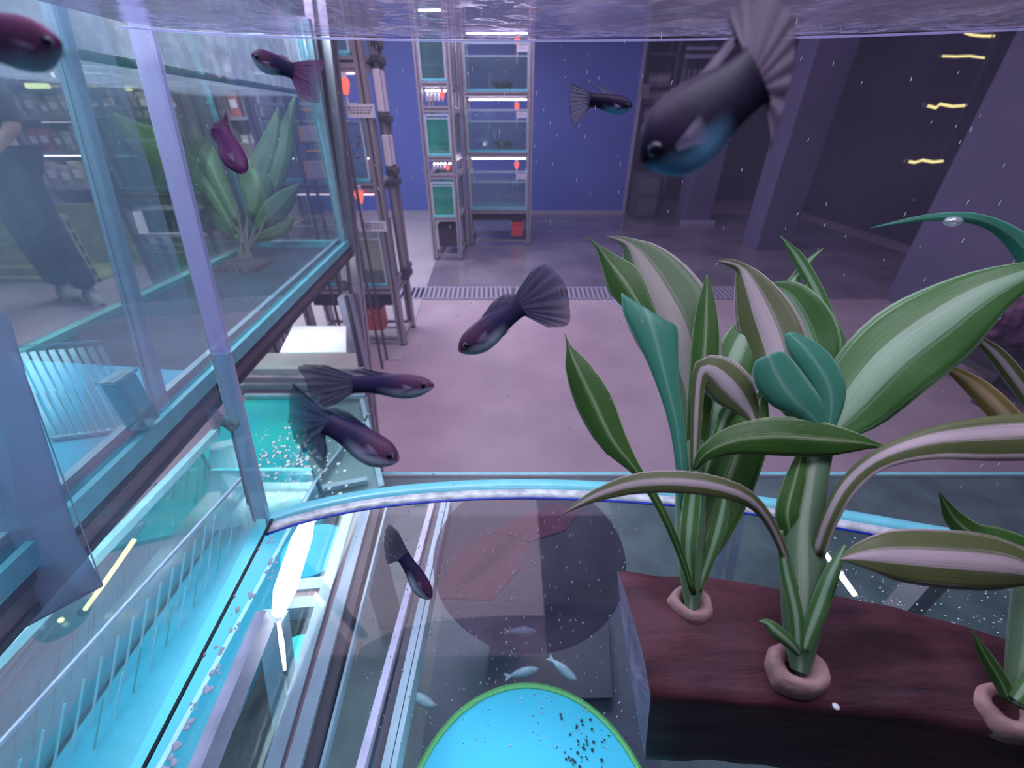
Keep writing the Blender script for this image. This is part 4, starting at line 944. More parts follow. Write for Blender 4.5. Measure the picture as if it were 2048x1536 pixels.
M['reflection_tint'] = clear('smoky_reflection', (.60, .54, .62), .12, (.15, .11, .17), .0, .3, fres=.0)
disc_px(1058, 1098, 190, -.34, 'reflection_disc', 'smoky round reflection disc below the bottom glass, left of the log', 'reflection_tint', 'lid')  # round reflection, built as a tinted disc
M['fringeg'] = mat('dispersion_fringe', (.10, .42, .12), .5)  # green fringe of dispersion, put on the lid edge as colour
disc_px(1062, 1672, 262, -.40, 'blue_tub_lid', 'large bright blue round lid with green dispersion fringe at the bottom centre', 'foamb', 'lid', 'fringeg', t=.01)
disc_px(628, 1098, 62, -.46, 'blue_bucket_lid', 'round blue lid right of the glaring white streak', 'foamb', 'lid')
disc_px(590, 1310, 40, -.50, 'teal_bucket_lid', 'teal round lid below the cross rail of the stand', 'foam2', 'lid')
area('tub_light', (.0, .09, H-.285), .12, .16, (.8, .95, 1), target=(.0, .06, H-.40))
for i, (x, y, a) in enumerate(((1020, 1208, .3), (1046, 1263, 0), (1050, 1345, .2), (1130, 1342, -.7), (845, 1400, -.4))):
    c = at(x, y, Z=-.50); r = thing('small_fish', c, ['pale small fish furthest back under the bottom glass, left of the log', 'pale small fish over the dark tile, second from the back', 'pale small fish over the dark tile, third from the back', 'pale slanting small fish nearest the log end under the bottom glass', 'pale small fish at the left, above the big blue lid'][i], 'fish', 'pale fish in the tank below')
    d = Vector((math.cos(a), math.sin(a), 0)); l = .030
    MB().tube([c+d*(.5-t)*l for t in [k/8 for k in range(9)]], [l*(.16*math.sin(math.pi*min(.96, .05+.92*k/8))**.7+.015) for k in range(9)], 8).build('body', 'whitefish', r, smooth=True)
    e = c-d*.5*l; n = Vector((-d.y, d.x, 0)); MB().add([e+d*.002, e-d*l*.25+n*l*.14, e-d*l*.18, e-d*l*.25-n*l*.14], [(0, 1, 2), (0, 2, 3)]).build('tail_fin', 'whitefish', r, solid=.0006)
# black droppings on the blue lid
mb = MB(); random.seed(5)
for k in range(46):
    x = random.gauss(1160, 22) if k % 2 else random.gauss(1170, 40); y = random.choice((1450, 1475, 1500, 1520))+random.gauss(0, 12)
    mb.ball(at(x, min(1534, y), Z=-.3985), random.uniform(.0004, .0012), 6, 4)
tag(mb.build('fish_droppings', 'black'), 'black specks scattered on the large bright blue lid', 'specks', kind='stuff')

# light sparkles built as tiny balls, and debris, on the bottom glass, specks in the water
mb = MB(); random.seed(21)
for k in range(420):
    x = random.uniform(1640, 2048); y = random.uniform(1060, 1290)
    if y < 1060+(x-1640)*.0 or random.random() < .25: continue
    mb.ball(at(x, y, Z=ZB+.002), random.uniform(.0002, .0006), 5, 4)
for k in range(300):
    x = random.uniform(700, 1280); y = random.uniform(1020, 1500); p = at(x, y, Z=ZB+.002+random.uniform(0, .04))
    mb.prism(p, p+Vector((random.uniform(-.0008, .0008), 0, random.uniform(.0012, .003))), .0003)
o = mb.build('sparkles_and_specks', 'spark'); tag(o, 'tiny light sparkles and specks over the bottom glass', 'specks', kind='stuff')
mb = MB()
for k in range(170):
    x = random.uniform(520, 2048); y = random.uniform(40, 980); p = at(x, y, D=random.uniform(.16, .26)); mb.prism(p, p+Vector((random.uniform(-.0004, .0004), 0, random.uniform(.0008, .0022))), .0002)
for k in range(150):
    x = random.uniform(200, 1250); y = random.uniform(0, 400); p = at(x, y, D=random.uniform(.16, .26)); mb.prism(p, p+Vector((random.uniform(-.0004, .0004), 0, random.uniform(.0006, .0016))), .0002)
for k in range(34):
    mb.ball(at(940+k*9.3, 605+random.uniform(-5, 4), D=.24), random.uniform(.0003, .0006), 6, 4)
o = mb.build('floating_specks', 'spark'); tag(o, 'fine pale particles drifting in the aquarium water', 'specks', kind='stuff')

# ================================================================ guppies
def fish_mat(name, top, rear, belly, bright=1.0):
    m, nt, out = new_mat(name); N = nt.nodes; L = nt.links
    uv = N.new('ShaderNodeUVMap'); sp = N.new('ShaderNodeSeparateXYZ'); L.new(uv.outputs[0], sp.inputs[0])
    nz = N.new('ShaderNodeTexNoise'); nz.inputs['Scale'].default_value = 7; nz.inputs['Detail'].default_value = 4; L.new(uv.outputs[0], nz.inputs['Vector'])
    # lengthwise: head colour to rear colour
    cr = N.new('ShaderNodeValToRGB'); cr.color_ramp.elements[0].position = .30; cr.color_ramp.elements[0].color = (*top, 1); cr.color_ramp.elements[1].position = .62; cr.color_ramp.elements[1].color = (*rear, 1)
    ad = N.new('ShaderNodeMath'); ad.operation = 'MULTIPLY_ADD'; ad.inputs[1].default_value = .25; L.new(nz.outputs['Fac'], ad.inputs[0]); L.new(sp.outputs['Y'], ad.inputs[2]); 
    sb = N.new('ShaderNodeMath'); sb.operation = 'SUBTRACT'; sb.inputs[1].default_value = .12; L.new(ad.outputs[0], sb.inputs[0]); L.new(sb.outputs[0], cr.inputs[0])
    # height: belly colour low, fading out rearwards
    hr = N.new('ShaderNodeMapRange'); hr.inputs[1].default_value = .20; hr.inputs[2].default_value = .42; hr.inputs[3].default_value = 1; hr.inputs[4].default_value = 0; L.new(sp.outputs['X'], hr.inputs[0])
    lr_ = N.new('ShaderNodeMapRange'); lr_.inputs[1].default_value = .45; lr_.inputs[2].default_value = .72; lr_.inputs[3].default_value = 1; lr_.inputs[4].default_value = 0; L.new(sp.outputs['Y'], lr_.inputs[0])
    mu = N.new('ShaderNodeMath'); mu.operation = 'MULTIPLY'; L.new(hr.outputs[0], mu.inputs[0]); L.new(lr_.outputs[0], mu.inputs[1])
    mx = N.new('ShaderNodeMix'); mx.data_type = 'RGBA'; L.new(mu.outputs[0], mx.inputs['Factor']); L.new(cr.outputs[0], mx.inputs['A']); mx.inputs['B'].default_value = (*belly, 1)
    p = N.new('ShaderNodeBsdfPrincipled'); p.inputs['Roughness'].default_value = .45; p.inputs['Specular IOR Level'].default_value = .25; L.new(mx.outputs['Result'], p.inputs['Base Color'])
    vo = N.new('ShaderNodeTexVoronoi'); mp = N.new('ShaderNodeMapping'); mp.inputs['Scale'].default_value = (14, 26, 1); L.new(uv.outputs[0], mp.inputs[0]); L.new(mp.outputs[0], vo.inputs['Vector']); vo.inputs['Scale'].default_value = 1
    b = N.new('ShaderNodeBump'); b.inputs['Strength'].default_value = .12; b.inputs['Distance'].default_value = .0002; L.new(vo.outputs['Distance'], b.inputs['Height']); L.new(b.outputs[0], p.inputs['Normal'])
    L.new(p.outputs[0], out.inputs[0]); return m
def fin_mat(name, col, tr=.25):
    m, nt, out = new_mat(name); N = nt.nodes; L = nt.links
    uv = N.new('ShaderNodeUVMap'); mp = N.new('ShaderNodeMapping'); mp.inputs['Scale'].default_value = (34, 1.5, 1); L.new(uv.outputs[0], mp.inputs[0])
    nz = N.new('ShaderNodeTexNoise'); nz.inputs['Scale'].default_value = 1; L.new(mp.outputs[0], nz.inputs['Vector'])
    cr = N.new('ShaderNodeValToRGB'); cr.color_ramp.elements[0].position = .35; cr.color_ramp.elements[0].color = (*[c*.55 for c in col], 1); cr.color_ramp.elements[1].position = .7; cr.color_ramp.elements[1].color = (*[c*1.5 for c in col], 1); L.new(nz.outputs['Fac'], cr.inputs[0])
    d = N.new('ShaderNodeBsdfPrincipled'); d.inputs['Roughness'].default_value = .5; L.new(cr.outputs[0], d.inputs['Base Color'])
    t = N.new('ShaderNodeBsdfTransparent'); sp = N.new('ShaderNodeSeparateXYZ'); L.new(uv.outputs[0], sp.inputs[0])
    mr = N.new('ShaderNodeMapRange'); mr.inputs[1].default_value = .45; mr.inputs[2].default_value = 1.0; mr.inputs[3].default_value = tr; mr.inputs[4].default_value = min(.95, tr+.45); L.new(sp.outputs['Y'], mr.inputs[0])
    mx = N.new('ShaderNodeMixShader'); L.new(mr.outputs[0], mx.inputs[0]); L.new(d.outputs[0], mx.inputs[1]); L.new(t.outputs[0], mx.inputs[2]); L.new(mx.outputs[0], out.inputs[0]); return m
M['f_purple'] = fish_mat('maroon_guppy_skin', (.11, .045, .10), (.030, .026, .085), (.40, .56, .66))
M['f_dark'] = fish_mat('dark_guppy_skin', (.022, .010, .045), (.010, .006, .030), (.16, .44, .66))
M['f_pink'] = fish_mat('pink_guppy_skin', (.30, .12, .24), (.20, .08, .20), (.45, .62, .72))
M['f_wine'] = fish_mat('wine_guppy_skin', (.12, .03, .13), (.11, .025, .12), (.14, .05, .14))
M['f_pale'] = fish_mat('ghost_guppy_skin', (.24, .42, .42), (.20, .38, .38), (.35, .60, .60))
M['fin_dark'] = fin_mat('dark_fin', (.045, .045, .11), .08)
M['fin_grey'] = fin_mat('grey_fin', (.10, .10, .16), .06)
M['fin_soft'] = fin_mat('soft_blue_fin', (.06, .10, .18), .15)
M['fin_wine'] = fin_mat('wine_fin', (.14, .05, .15), .15)
M['fin_plum'] = fin_mat('dark_plum_fin', (.05, .022, .075), .05)
M['fin_ghost'] = fin_mat('ghostly_fin', (.35, .32, .50), .55)
M['eye'] = mat('fish_eye', (.005, .005, .02), .1)
M['eyering'] = mat('fish_eye_ring', (.35, .45, .50), .3)
PROF = [(0, .14), (.03, .34), (.08, .56), (.16, .80), (.26, .96), (.38, 1.0), (.50, .97), (.65, .84), (.80, .72), (.92, .68), (1.0, .74)]
def prof(t):
    for (a, b), (c, d) in zip(PROF, PROF[1:]):
        if t <= c: return lerp(b, d, (t-a)/(c-a))
    return PROF[-1][1]
def guppy(label, S, P, hpx, D, tail, dorsal=None, up=1, bend=0, skin='f_purple', fin='fin_dark', eye=True, Ds=None, pect=None, belly=.12, wid=.55):
    """S snout px, P tail-root px, hpx body height in px, D depth, tail = outer edge of the tail fin in px, from upper to lower"""
    Ds = Ds or D; c = at((S[0]+P[0])/2, (S[1]+P[1])/2, D=(D+Ds)/2)
    r = thing('guppy', c, label, 'fish', 'guppies in the aquarium')
    a = at(*S, D=Ds); b = at(*P, D=D); ax = (b-a); view = (c-CAMP).normalized()
    side = -view; upv = ax.cross(side).normalized()
    if upv.z < 0: upv = -upv
    upv *= up
    n = 18; rows = []; uvs = []; k = 16; hh = hpx/2*D/F
    for i in range(n+1):
        t = i/n; h = prof(t)*hh; cc = a+ax*t + upv*(bend*hh*math.sin(math.pi*t)) - upv*(h*belly*math.sin(math.pi*min(1, t*1.5))); rows.append([]); uvs.append([])
        for j in range(k+1):
            th = 2*math.pi*j/k; v = math.cos(th); s_ = math.sin(th)
            rows[-1].append(cc+upv*h*v+side.cross(Vector((0,0,0)))+side*h*wid*s_); uvs[-1].append(((v+1)/2, t))
    mb = MB().grid(rows, uvs=uvs); b0 = 0
    mb.f.append(tuple(range(k))); mb.mi.append(0)
    mb.build('body', skin, r, smooth=True)
    if eye:
        for sg in (1, -1):
            t = .13; h = prof(t)*hh; ec = a+ax*t+upv*(bend*hh*math.sin(math.pi*t))+upv*h*.02+side*sg*h*wid*.93
            eo_ = MB().ball(ec, hh*.20, 12, 8).build('eye', 'eye', r, smooth=True)
            if hpx < 120: MB().tube([ec+ (upv*math.cos(q)+ax.normalized()*math.sin(q))*hh*.20 for q in [2*math.pi*z/12 for z in range(13)]], hh*.03, 5).build('eye_ring', 'eyering', eo_)
    def fan(base, outer, name, m, nn=14, seg=36):
        ou = cr_spline([(x, y, D_) for x, y, D_ in outer], seg); rows = []; q_ = (.35 if fin == 'fin_soft' else .10)*hpx/3 if name == 'tail_fin' else 0
        ou = [(x+q_*noise.noise(Vector((i_*.9, x*.01, 1))), y+q_*noise.noise(Vector((i_*.9, x*.01, 7))), d_) for i_, (x, y, d_) in enumerate(ou)]
        for q in range(nn+1):
            rows.append([lerp(lerp(base[0], base[1], z/(seg-1)), at(ou[z][0], ou[z][1], D=ou[z][2]), q/nn)+side*(.05*hh*math.sin(z*1.7)*q/nn) for z in range(seg)])
        return MB().grid(rows).build(name, m, r, smooth=True, solid=.0002)
    hp = prof(1)*hh*.9; bp = a+ax*.97
    fan([bp+upv*hp, bp-upv*hp], [(x, y, D*f) for x, y, f in [(p if len(p) == 3 else (*p, 1.0)) for p in tail]], 'tail_fin', fin)
    if dorsal:
        t0, t1 = .45, .72; q0 = a+ax*t0+upv*prof(t0)*hh*.85+upv*(bend*hh*math.sin(math.pi*t0)); q1 = a+ax*t1+upv*prof(t1)*hh*.85+upv*(bend*hh*math.sin(math.pi*t1))
        fan([q0, q1], [(x, y, D) for x, y in dorsal], 'dorsal_fin', fin, 8, 12)
    if pect:
        t0 = .40; q0 = a+ax*t0-upv*prof(t0)*hh*.8; q1 = a+ax*(t0+.10)-upv*prof(t0)*hh*.8
        fan([q0, q1], [(x, y, D) for x, y in pect], 'pelvic_fin', fin, 6, 8)
    # pectoral fin on the flank
    t0 = .27; q = a+ax*t0+side*hh*wid*.98-upv*hh*.25
    MB().grid([[q+ax.normalized()*hh*(.9*u)+side*hh*.10*u+upv*hh*(v*.25*(.3+u)) for v in (-1, 0, 1)] for u in (0, .5, 1)]).build('pectoral_fin', 'fin_ghost', r, smooth=True, solid=.0002)
    return r
guppy('dark guppy facing right with pale belly and big black eye, above the furry-tailed one', (868, 771), (706, 768), 50, .135, [(652, 730), (598, 732), (612, 762), (622, 800), (634, 819), (672, 808)], dorsal=[(742, 742), (722, 736), (700, 744)], skin='f_purple', fin='fin_grey')
guppy('dark guppy with ragged bluish tail pointing down right, below the black-eyed one', (797, 922), (655, 845), 66, .125, [(600, 785), (583, 772), (578, 830), (590, 880), (622, 915), (648, 940), (652, 905)], dorsal=[(700, 826), (668, 815), (640, 820)], skin='f_purple', fin='fin_soft')
guppy('navy guppy with large fan tail diving to the left, centre of the picture', (918, 703), (1040, 612), 60, .14, [(1060, 545), (1090, 530), (1128, 565), (1140, 620), (1135, 650), (1095, 655)], dorsal=[(985, 604), (1010, 588), (1035, 590)], pect=[(1010, 670), (1020, 660)], skin='f_purple', fin='fin_dark')
guppy('guppy facing left with pale belly and forked maroon tail, above the left tank', (503, 110), (585, 142), 40, .16, [(620, 120), (650, 122), (642, 150), (640, 185), (636, 206), (600, 195)], dorsal=[(545, 108), (570, 112), (582, 124)], skin='f_purple', fin='fin_wine')
guppy('wine-coloured guppy hanging vertically before the left water plant', (487, 348), (440, 255), 46, .16, [(452, 222), (448, 232), (425, 250), (420, 270), (432, 285)], skin='f_wine', fin='fin_wine', eye=False, up=1)
guppy('small guppy facing right with triangular tail before the blue wall', (1265, 213), (1182, 200), 34, .19, [(1142, 166), (1138, 190), (1140, 225), (1146, 256)], dorsal=[(1218, 184), (1205, 172), (1188, 172)], skin='f_dark', fin='fin_dark')
guppy('very large blurred dark guppy with glowing blue belly at the upper right', (1282, 322), (1518, 150), 158, .075, [(1455, 40), (1500, -30), (1575, 10), (1592, 90), (1575, 190), (1540, 300)], dorsal=[(1430, 150), (1470, 60), (1500, 50)], skin='f_dark', fin='fin_plum', belly=.05)
guppy('big blurred pink guppy head entering at the upper left corner', (124, 86), (-110, 70), 95, .07, [(-200, 0), (-240, 70), (-200, 140)], skin='f_pink', fin='fin_wine')
guppy('small guppy with grey tail pointing down right under the centre, before the stand rails', (862, 1198), (806, 1112), 36, .22, [(796, 1062), (776, 1050), (768, 1080), (770, 1108), (775, 1128)], skin='f_purple', fin='fin_grey')
guppy('pale greenish ghost reflection of a guppy beside the aquarium corner seam', (480, 850), (444, 842), 30, .30, [(430, 815), (408, 818), (420, 850), (440, 872)], skin='f_pale', fin='fin_ghost', eye=False)  # ghost reflection, built as a pale fish

# ================================================================ log with potted plants
def wood_mat():
    m, nt, out = new_mat('dark_red_driftwood'); N = nt.nodes; L = nt.links
    tc = N.new('ShaderNodeTexCoord'); mp = N.new('ShaderNodeMapping'); mp.inputs['Scale'].default_value = (9, 60, 60); mp.inputs['Rotation'].default_value = (0, 0, .12)
    L.new(tc.outputs['Object'], mp.inputs[0]); nz = N.new('ShaderNodeTexNoise'); nz.inputs['Scale'].default_value = 2.2; nz.inputs['Detail'].default_value = 8; nz.inputs['Roughness'].default_value = .65
    L.new(mp.outputs[0], nz.inputs['Vector']); n2 = N.new('ShaderNodeTexNoise'); n2.inputs['Scale'].default_value = 22; n2.inputs['Detail'].default_value = 5; L.new(tc.outputs['Object'], n2.inputs['Vector'])
    mu = N.new('ShaderNodeMath'); mu.operation = 'ADD'; L.new(nz.outputs['Fac'], mu.inputs[0]); L.new(n2.outputs['Fac'], mu.inputs[1])
    hf = N.new('ShaderNodeMath'); hf.operation = 'MULTIPLY'; hf.inputs[1].default_value = .5; L.new(mu.outputs[0], hf.inputs[0])
    cr = N.new('ShaderNodeValToRGB'); e = cr.color_ramp.elements; e[0].position = .38; e[0].color = (.030, .008, .016, 1); e[1].position = .64; e[1].color = (.16, .050, .065, 1)
    L.new(hf.outputs[0], cr.inputs[0]); p = N.new('ShaderNodeBsdfPrincipled'); p.inputs['Roughness'].default_value = .6; L.new(cr.outputs[0], p.inputs['Base Color'])
    b = N.new('ShaderNodeBump'); b.inputs['Strength'].default_value = .7; b.inputs['Distance'].default_value = .002; L.new(hf.outputs[0], b.inputs['Height']); L.new(b.outputs[0], p.inputs['Normal']); L.new(p.outputs[0], out.inputs[0]); return m
M['wood'] = wood_mat()
lg = thing('driftwood_log', at(1600, 1500, Z=-.25), 'dark red squared driftwood log holding three plants, lower right', 'log')
A0 = at(1234, 1146, Z=-.170); A1 = at(1430, 1155, Z=-.172); A2 = at(1740, 1205, Z=-.176); A3 = at(2080, 1300, Z=-.180)
B0 = at(1302, 1388, Z=-.176); B1 = at(1500, 1398, Z=-.178); B2 = at(1800, 1432, Z=-.180); B3 = at(2090, 1492, Z=-.182)
CB0 = at(1294, 1512, Z=-.2195); CB0.y = min(CB0.y, B0.y+.003)
def poly_cr(pts, n): return [Vector(q) for q in cr_spline([tuple(p) for p in pts], n)]
NL = 44
far = poly_cr([A0, A1, A2, A3, A3+(A3-A2)*.6], NL); near = poly_cr([B0, B1, B2, B3, B3+(B3-B2)*.6], NL)
rows = []
for i in range(NL):
    f, n_ = far[i], near[i]; row = []
    fb = Vector((f.x+.022, f.y+.0, H-.262)); nb = Vector((n_.x+.014, n_.y+.006, H-.262))
    for j in range(14): row.append(lerp(f, n_, j/13)+Vector((0, 0, .005*math.sin(math.pi*j/13))))
    for j in range(1, 11): row.append(lerp(n_, nb, j/10))
    for j in range(1, 5): row.append(lerp(nb, fb, j/4))
    for j in range(1, 11): row.append(lerp(fb, f, j/10))
    rows.append([v+Vector((.0, .0012*noise.noise(v*55), .0016*noise.noise(v*60+Vector((5, 5, 5))))) + Vector((0, 0, .0022*noise.noise(v*18))) for v in row])
mb = MB().grid(rows); mb.build('bark', 'wood', lg, smooth=True)
M['woodend'] = mat('pale_cut_wood', (.34, .28, .42), .7, col2=(.18, .13, .24), scale=60, bump=.5)
mb = MB(); r0 = rows[0]; cc = sum(r0, Vector())/len(r0); m_ = len(r0)
r1 = [cc+(v-cc)*.55+Vector((.0015*noise.noise(v*80), 0, 0))-Vector((.002, 0, 0)) for v in r0]
mb.add(r0+r1+[cc-Vector((.003, 0, 0))], [(i, (i+1) % m_, m_+(i+1) % m_, m_+i) for i in range(m_)]+[(m_+i, m_+(i+1) % m_, 2*m_) for i in range(m_)]); mb.build('cut_end', 'woodend', lg)
mb = MB(); r0 = rows[-1]; cc = sum(r0, Vector())/len(r0); mb.add(r0+[cc], [(i, (i+1) % m_, m_) for i in range(m_)]); mb.build('cut_end', 'woodend', lg)
p = at(1658, 1428, Z=-.176); r_ = MB().ball(p+Vector((0, 0, .006)), .0012, 8, 6, sc=(1, 1, .5)).build('water_drop', 'spark', lg, smooth=True)

M['cork'] = mat('peach_sponge_collar', (.55, .36, .33), .85, col2=(.42, .26, .25), scale=90, bump=.5)
M['stem'] = leaf_mat('pale_green_stem', (.36, .50, .32), (.16, .30, .16), None, .2, .12)
def collar(plant, cx, cy, rx, ztop):
    c = at(cx, cy, Z=ztop); R_ = (at(cx+rx, cy, Z=ztop)-c).length; ring = [c+Vector((R_*.68*math.cos(a), R_*.60*math.sin(a), -.001)) for a in [2*math.pi*k/32 for k in range(33)]]
    prof_ = ((1.0, -.005), (1.04, -.002), (1.03, .001), (.94, .0034), (.78, .0046), (.56, .0036), (.38, .0008), (.32, -.004))
    rows_ = [[c+Vector((R_*f*(1+.05*math.sin(3*a+cx)+.03*math.sin(7*a))*math.cos(a), R_*f*.80*(1+.05*math.sin(2*a+cx))*math.sin(a), z)) for a in [2*math.pi*k/40 for k in range(41)]] for f, z in prof_]
    MB().grid(rows_).build('sponge_collar', 'cork', plant, smooth=True)
    MB().disc(c-Vector((0, 0, .012)), R_*.33, .010, 24).build('soil_plug', 'rootball', plant)
def stem(plant, pts, m='stem', name='stem', n=18):
    sp = cr_spline(pts, n); P_ = [at(x, y, D=D) for x, y, wd, D in sp]; R_ = [wd/2*D/F for x, y, wd, D in sp]
    mb = MB(); rows = []; uvs = []
    for i, c in enumerate(P_):
        d = (P_[min(n-1, i+1)]-P_[max(0, i-1)]).normalized(); v = (c-CAMP).normalized(); s = d.cross(v).normalized(); nn = s.cross(d)
        rows.append([c+(s*math.cos(a)+nn*math.sin(a))*R_[i] for a in [2*math.pi*k/14 for k in range(15)]]); uvs.append([(((math.cos(2*math.pi*k/14)+1)/2), i/n) for k in range(15)])
    return mb.grid(rows, uvs=uvs).build(name, m, plant, smooth=True)
pA = thing('potted_dracaena', at(1382, 1215, Z=-.172), 'leftmost striped-leaf plant, rooted at the near left end of the log', 'plant')
collar(pA, 1381, 1210, 42, -.1695)
stem(pA, [(1382, 1218, 22, .169), (1384, 1160, 44, .172), (1380, 1080, 54, .177), (1382, 960, 56, .183), (1392, 880, 44, .187)])
DA = .175
leaf(pA, [(1388, 1190, 10, .165), (1358, 1100, 14, .166), (1318, 1010, 16, .168), (1272, 940, 22, .17), (1225, 880, 58, .172), (1186, 800, 74, .175), (1152, 730, 46, .178), (1138, 695, 10, .18), (1130, 668, 1, .181)], 'lf_green', .25)
leaf2(pA, [(1370, 1150), (1358, 1000), (1340, 860), (1305, 750), (1268, 670), (1246, 625), (1243, 586)], [(1392, 1150), (1382, 1000), (1370, 860), (1358, 770), (1357, 700), (1354, 655), (1338, 645)], .176, .184, 'lf_teal', .16)
leaf(pA, [(1308, 650, 30, .1835), (1276, 606, 52, .185), (1246, 560, 70, .188), (1218, 522, 36, .191), (1196, 494, 10, .193), (1174, 474, 1, .194)], 'lf_green', .2)
leaf(pA, [(1384, 960, 26, .186), (1388, 850, 58, .190), (1384, 760, 105, .195), (1352, 660, 162, .199), (1312, 580, 150, .202), (1280, 520, 92, .204), (1258, 490, 30, .205), (1236, 478, 12, .205), (1213, 473, 1, .205)], 'lf_pale', .22)
leaf(pA, [(1385, 980, 26, .182), (1394, 860, 40, .183), (1404, 760, 50, .183), (1411, 680, 52, .184), (1413, 610, 34, .185), (1414, 548, 1, .186)], 'lf_green', .25)
leaf(pA, [(1392, 1060, 22, .182), (1412, 920, 50, .186), (1436, 810, 66, .190), (1468, 720, 78, .193), (1494, 660, 56, .195), (1512, 628, 4, .197)], 'lf_mid', .25)
leaf(pA, [(1390, 1150, 20, .172), (1408, 1090, 60, .178), (1438, 1010, 88, .183), (1466, 930, 96, .187), (1494, 860, 84, .190), (1520, 800, 30, .193), (1530, 770, 2, .195)], 'lf_green', .2)
leaf(pA, [(1384, 1180, 14, .166), (1376, 1100, 30, .168), (1382, 1020, 34, .172), (1392, 940, 22, .174)], 'lf_mid', -.3)
leaf(pA, [(1396, 1180, 14, .168), (1420, 1110, 22, .170), (1438, 1050, 28, .172), (1452, 980, 16, .174)], 'lf_mid', .2)
leaf(pA, [(1388, 960, 12, .176), (1392, 840, 22, .176), (1400, 750, 30, .175), (1424, 742, 70, .173), (1462, 776, 84, .170), (1494, 815, 46, .168), (1510, 845, 14, .167), (1519, 862, 1, .166)], 'lf_pink', .25)
leaf(pA, [(1392, 1040, 10, .178), (1410, 950, 16, .178), (1440, 860, 22, .178), (1460, 820, 30, .178), (1500, 800, 22, .178)], 'lf_mid', .2)
leaf(pA, [(1388, 940, 8, .170), (1412, 906, 30, .166), (1470, 880, 56, .163), (1555, 872, 78, .161), (1640, 878, 74, .160), (1712, 884, 40, .160), (1750, 890, 14, .160), (1782, 896, 1, .160)], 'lf_green', .28)
pB = thing('potted_dracaena', at(1598, 1335, Z=-.172), 'middle striped-leaf plant with large folded leaves, centre of the log', 'plant')
collar(pB, 1592, 1338, 56, -.1730)
stem(pB, [(1600, 1340, 34, .152), (1602, 1260, 64, .155), (1606, 1170, 76, .159), (1606, 1060, 72, .164), (1622, 950, 58, .168), (1636, 870, 60, .172)])
leaf(pB, [(1640, 870, 40, .175), (1604, 820, 60, .178), (1566, 760, 80, .182), (1548, 690, 112, .186), (1522, 620, 100, .190), (1496, 560, 54, .193), (1480, 535, 20, .195), (1458, 525, 14, .195), (1433, 522, 1, .195)], 'lf_pink', .2)
leaf(pB, [(1640, 860, 40, .190), (1632, 760, 80, .194), (1604, 670, 120, .198), (1572, 600, 84, .200), (1536, 570, 10, .202)], 'lf_mid', .2)
leaf2(pB, [(1648, 864), (1592, 834), (1545, 812), (1515, 780), (1505, 748), (1510, 724), (1528, 714)], [(1652, 858), (1648, 822), (1638, 792), (1612, 755), (1588, 724), (1566, 704), (1545, 707)], .163, .160, 'lf_teal', .20)
leaf2(pB, [(1648, 864), (1642, 812), (1628, 780), (1602, 742), (1578, 708), (1570, 686), (1568, 668)], [(1664, 864), (1684, 822), (1692, 775), (1680, 738), (1656, 705), (1622, 680), (1586, 664)], .168, .170, 'lf_teal', .18)
leaf(pB, [(1650, 872, 44, .170), (1700, 810, 120, .170), (1780, 720, 158, .168), (1870, 650, 160, .166), (1960, 590, 112, .164), (2060, 545, 50, .162), (2120, 530, 10, .162)], 'lf_mid', .25)
leaf(pB, [(1592, 1180, 10, .152), (1566, 1100, 16, .150), (1530, 1030, 22, .148), (1480, 988, 36, .146), (1390, 966, 44, .145), (1280, 966, 40, .146), (1200, 988, 26, .148), (1155, 1010, 12, .149), (1122, 1030, 1, .150)], 'lf_pink', .3)
leaf(pB, [(1634, 1110, 26, .155), (1660, 1036, 28, .152), (1700, 968, 32, .150), (1762, 918, 38, .147), (1860, 888, 60, .144), (1970, 878, 86, .142), (2100, 872, 96, .140)], 'lf_pink', .2, uo=-.14)
leaf(pB, [(1596, 1300, 18, .146), (1592, 1230, 26, .147), (1572, 1140, 22, .150), (1560, 1060, 10, .152)], 'lf_mid', .3)
leaf(pB, [(1606, 1300, 20, .147), (1636, 1220, 30, .148), (1662, 1150, 26, .150), (1690, 1090, 6, .152)], 'lf_mid', .3)
leaf(pB, [(1600, 1310, 14, .145), (1582, 1288, 22, .144), (1552, 1262, 26, .144), (1534, 1246, 14, .145), (1518, 1242, 1, .145)], 'lf_mid', .3)
leaf(pB, [(1664, 760, 44, .200), (1662, 690, 50, .202), (1654, 640, 30, .204), (1632, 580, 24, .206), (1598, 520, 22, .208), (1576, 490, 10, .208), (1561, 472, 1, .208)], 'lf_mid', .2)
leaf(pB, [(1590, 640, 20, .21), (1572, 590, 16, .21), (1598, 545, 16, .212), (1625, 515, 8, .212), (1648, 496, 1, .214)], 'lf_mid', .2)
leaf(pB, [(1588, 1090, 26, .162), (1574, 1030, 40, .162), (1590, 960, 34, .164), (1606, 900, 12, .166)], 'lf_green', .3)
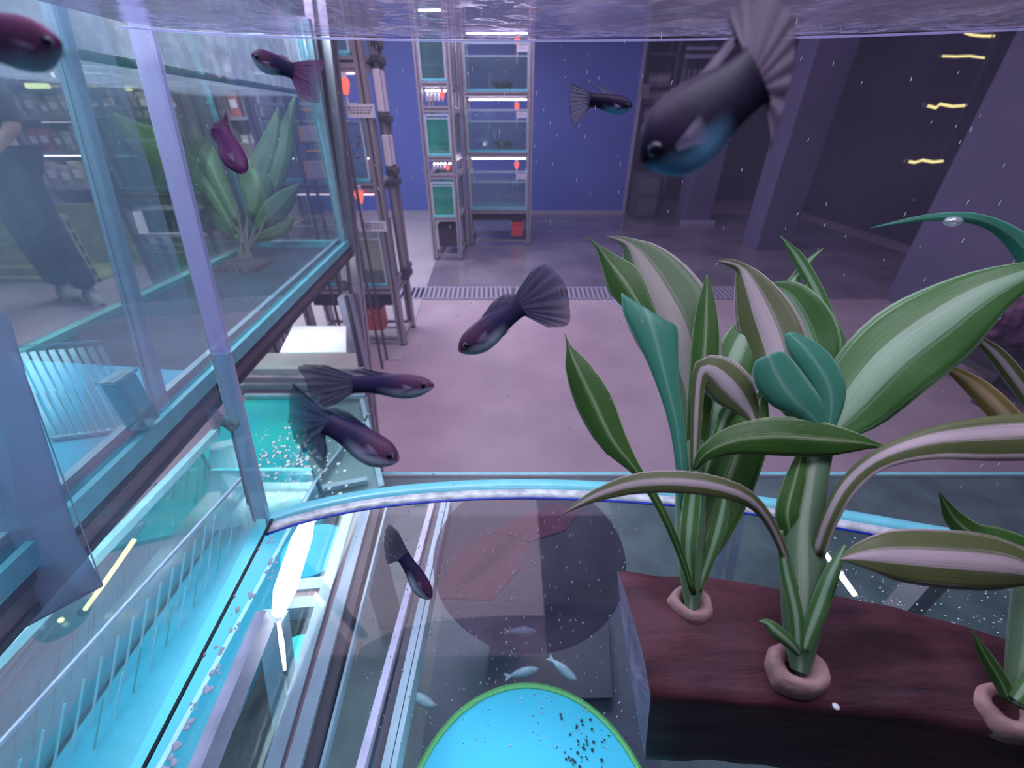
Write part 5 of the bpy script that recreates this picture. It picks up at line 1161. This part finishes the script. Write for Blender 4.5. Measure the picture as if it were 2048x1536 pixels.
pC = thing('potted_dracaena', at(2030, 1420, Z=-.172), 'rightmost striped-leaf plant, partly cut off at the right edge', 'plant')
collar(pC, 2012, 1422, 60, -.1775)
stem(pC, [(2030, 1410, 30, .142), (2052, 1330, 56, .145), (2064, 1230, 60, .148), (2080, 1100, 60, .152)])
leaf(pC, [(2090, 1150, 50, .140), (2010, 1128, 104, .138), (1900, 1118, 112, .136), (1800, 1112, 96, .136), (1730, 1112, 50, .137), (1678, 1118, 1, .138)], 'lf_pink', .3)
leaf(pC, [(2090, 1110, 40, .15), (2010, 1084, 50, .152), (1950, 1070, 46, .154), (1912, 1040, 34, .156), (1892, 1010, 16, .157), (1878, 984, 1, .158)], 'lf_green', .25)
leaf(pC, [(2100, 960, 30, .17), (2050, 880, 36, .172), (2000, 820, 42, .174), (1950, 772, 34, .176), (1910, 744, 18, .177), (1882, 732, 1, .178)], 'lf_old', .25)
leaf(pC, [(2100, 860, 20, .19), (2048, 780, 30, .19), (1998, 715, 28, .19), (1960, 680, 14, .19), (1928, 660, 1, .19)], 'lf_pink', .2)
leaf(pC, [(2110, 600, 50, .17), (2060, 510, 40, .17), (2000, 456, 24, .17), (1930, 434, 18, .17), (1850, 436, 12, .17), (1790, 446, 6, .17), (1742, 456, 1, .17)], 'lf_teal', .3)
leaf(pC, [(2018, 1400, 18, .140), (2000, 1360, 26, .141), (1970, 1310, 20, .142), (1946, 1262, 1, .143)], 'lf_green', .3)
leaf(pC, [(2030, 1400, 20, .138), (2070, 1350, 30, .138), (2110, 1300, 26, .138)], 'lf_mid', .3)
p = at(1906, 443, D=.168)
tag(MB().ball(p, .0024, 12, 8, sc=(1.5, 1, .8)).build('water_drop', 'foamb2', smooth=True), 'clear air bubble under the thin arching leaf at the right', 'bubble')
r = thing('yellow_tag', at(1518, 712, D=.24), 'tiny yellow tag glimpsed between the stems of the left plants', 'tag')
MB().box(p*0+at(1518, 712, D=.24)-Vector((.0024, .001, .004)), at(1518, 712, D=.24)+Vector((.0024, .001, .004))).build('sheet', mat('yellow_tag', (.9, .75, .1), .5), r)
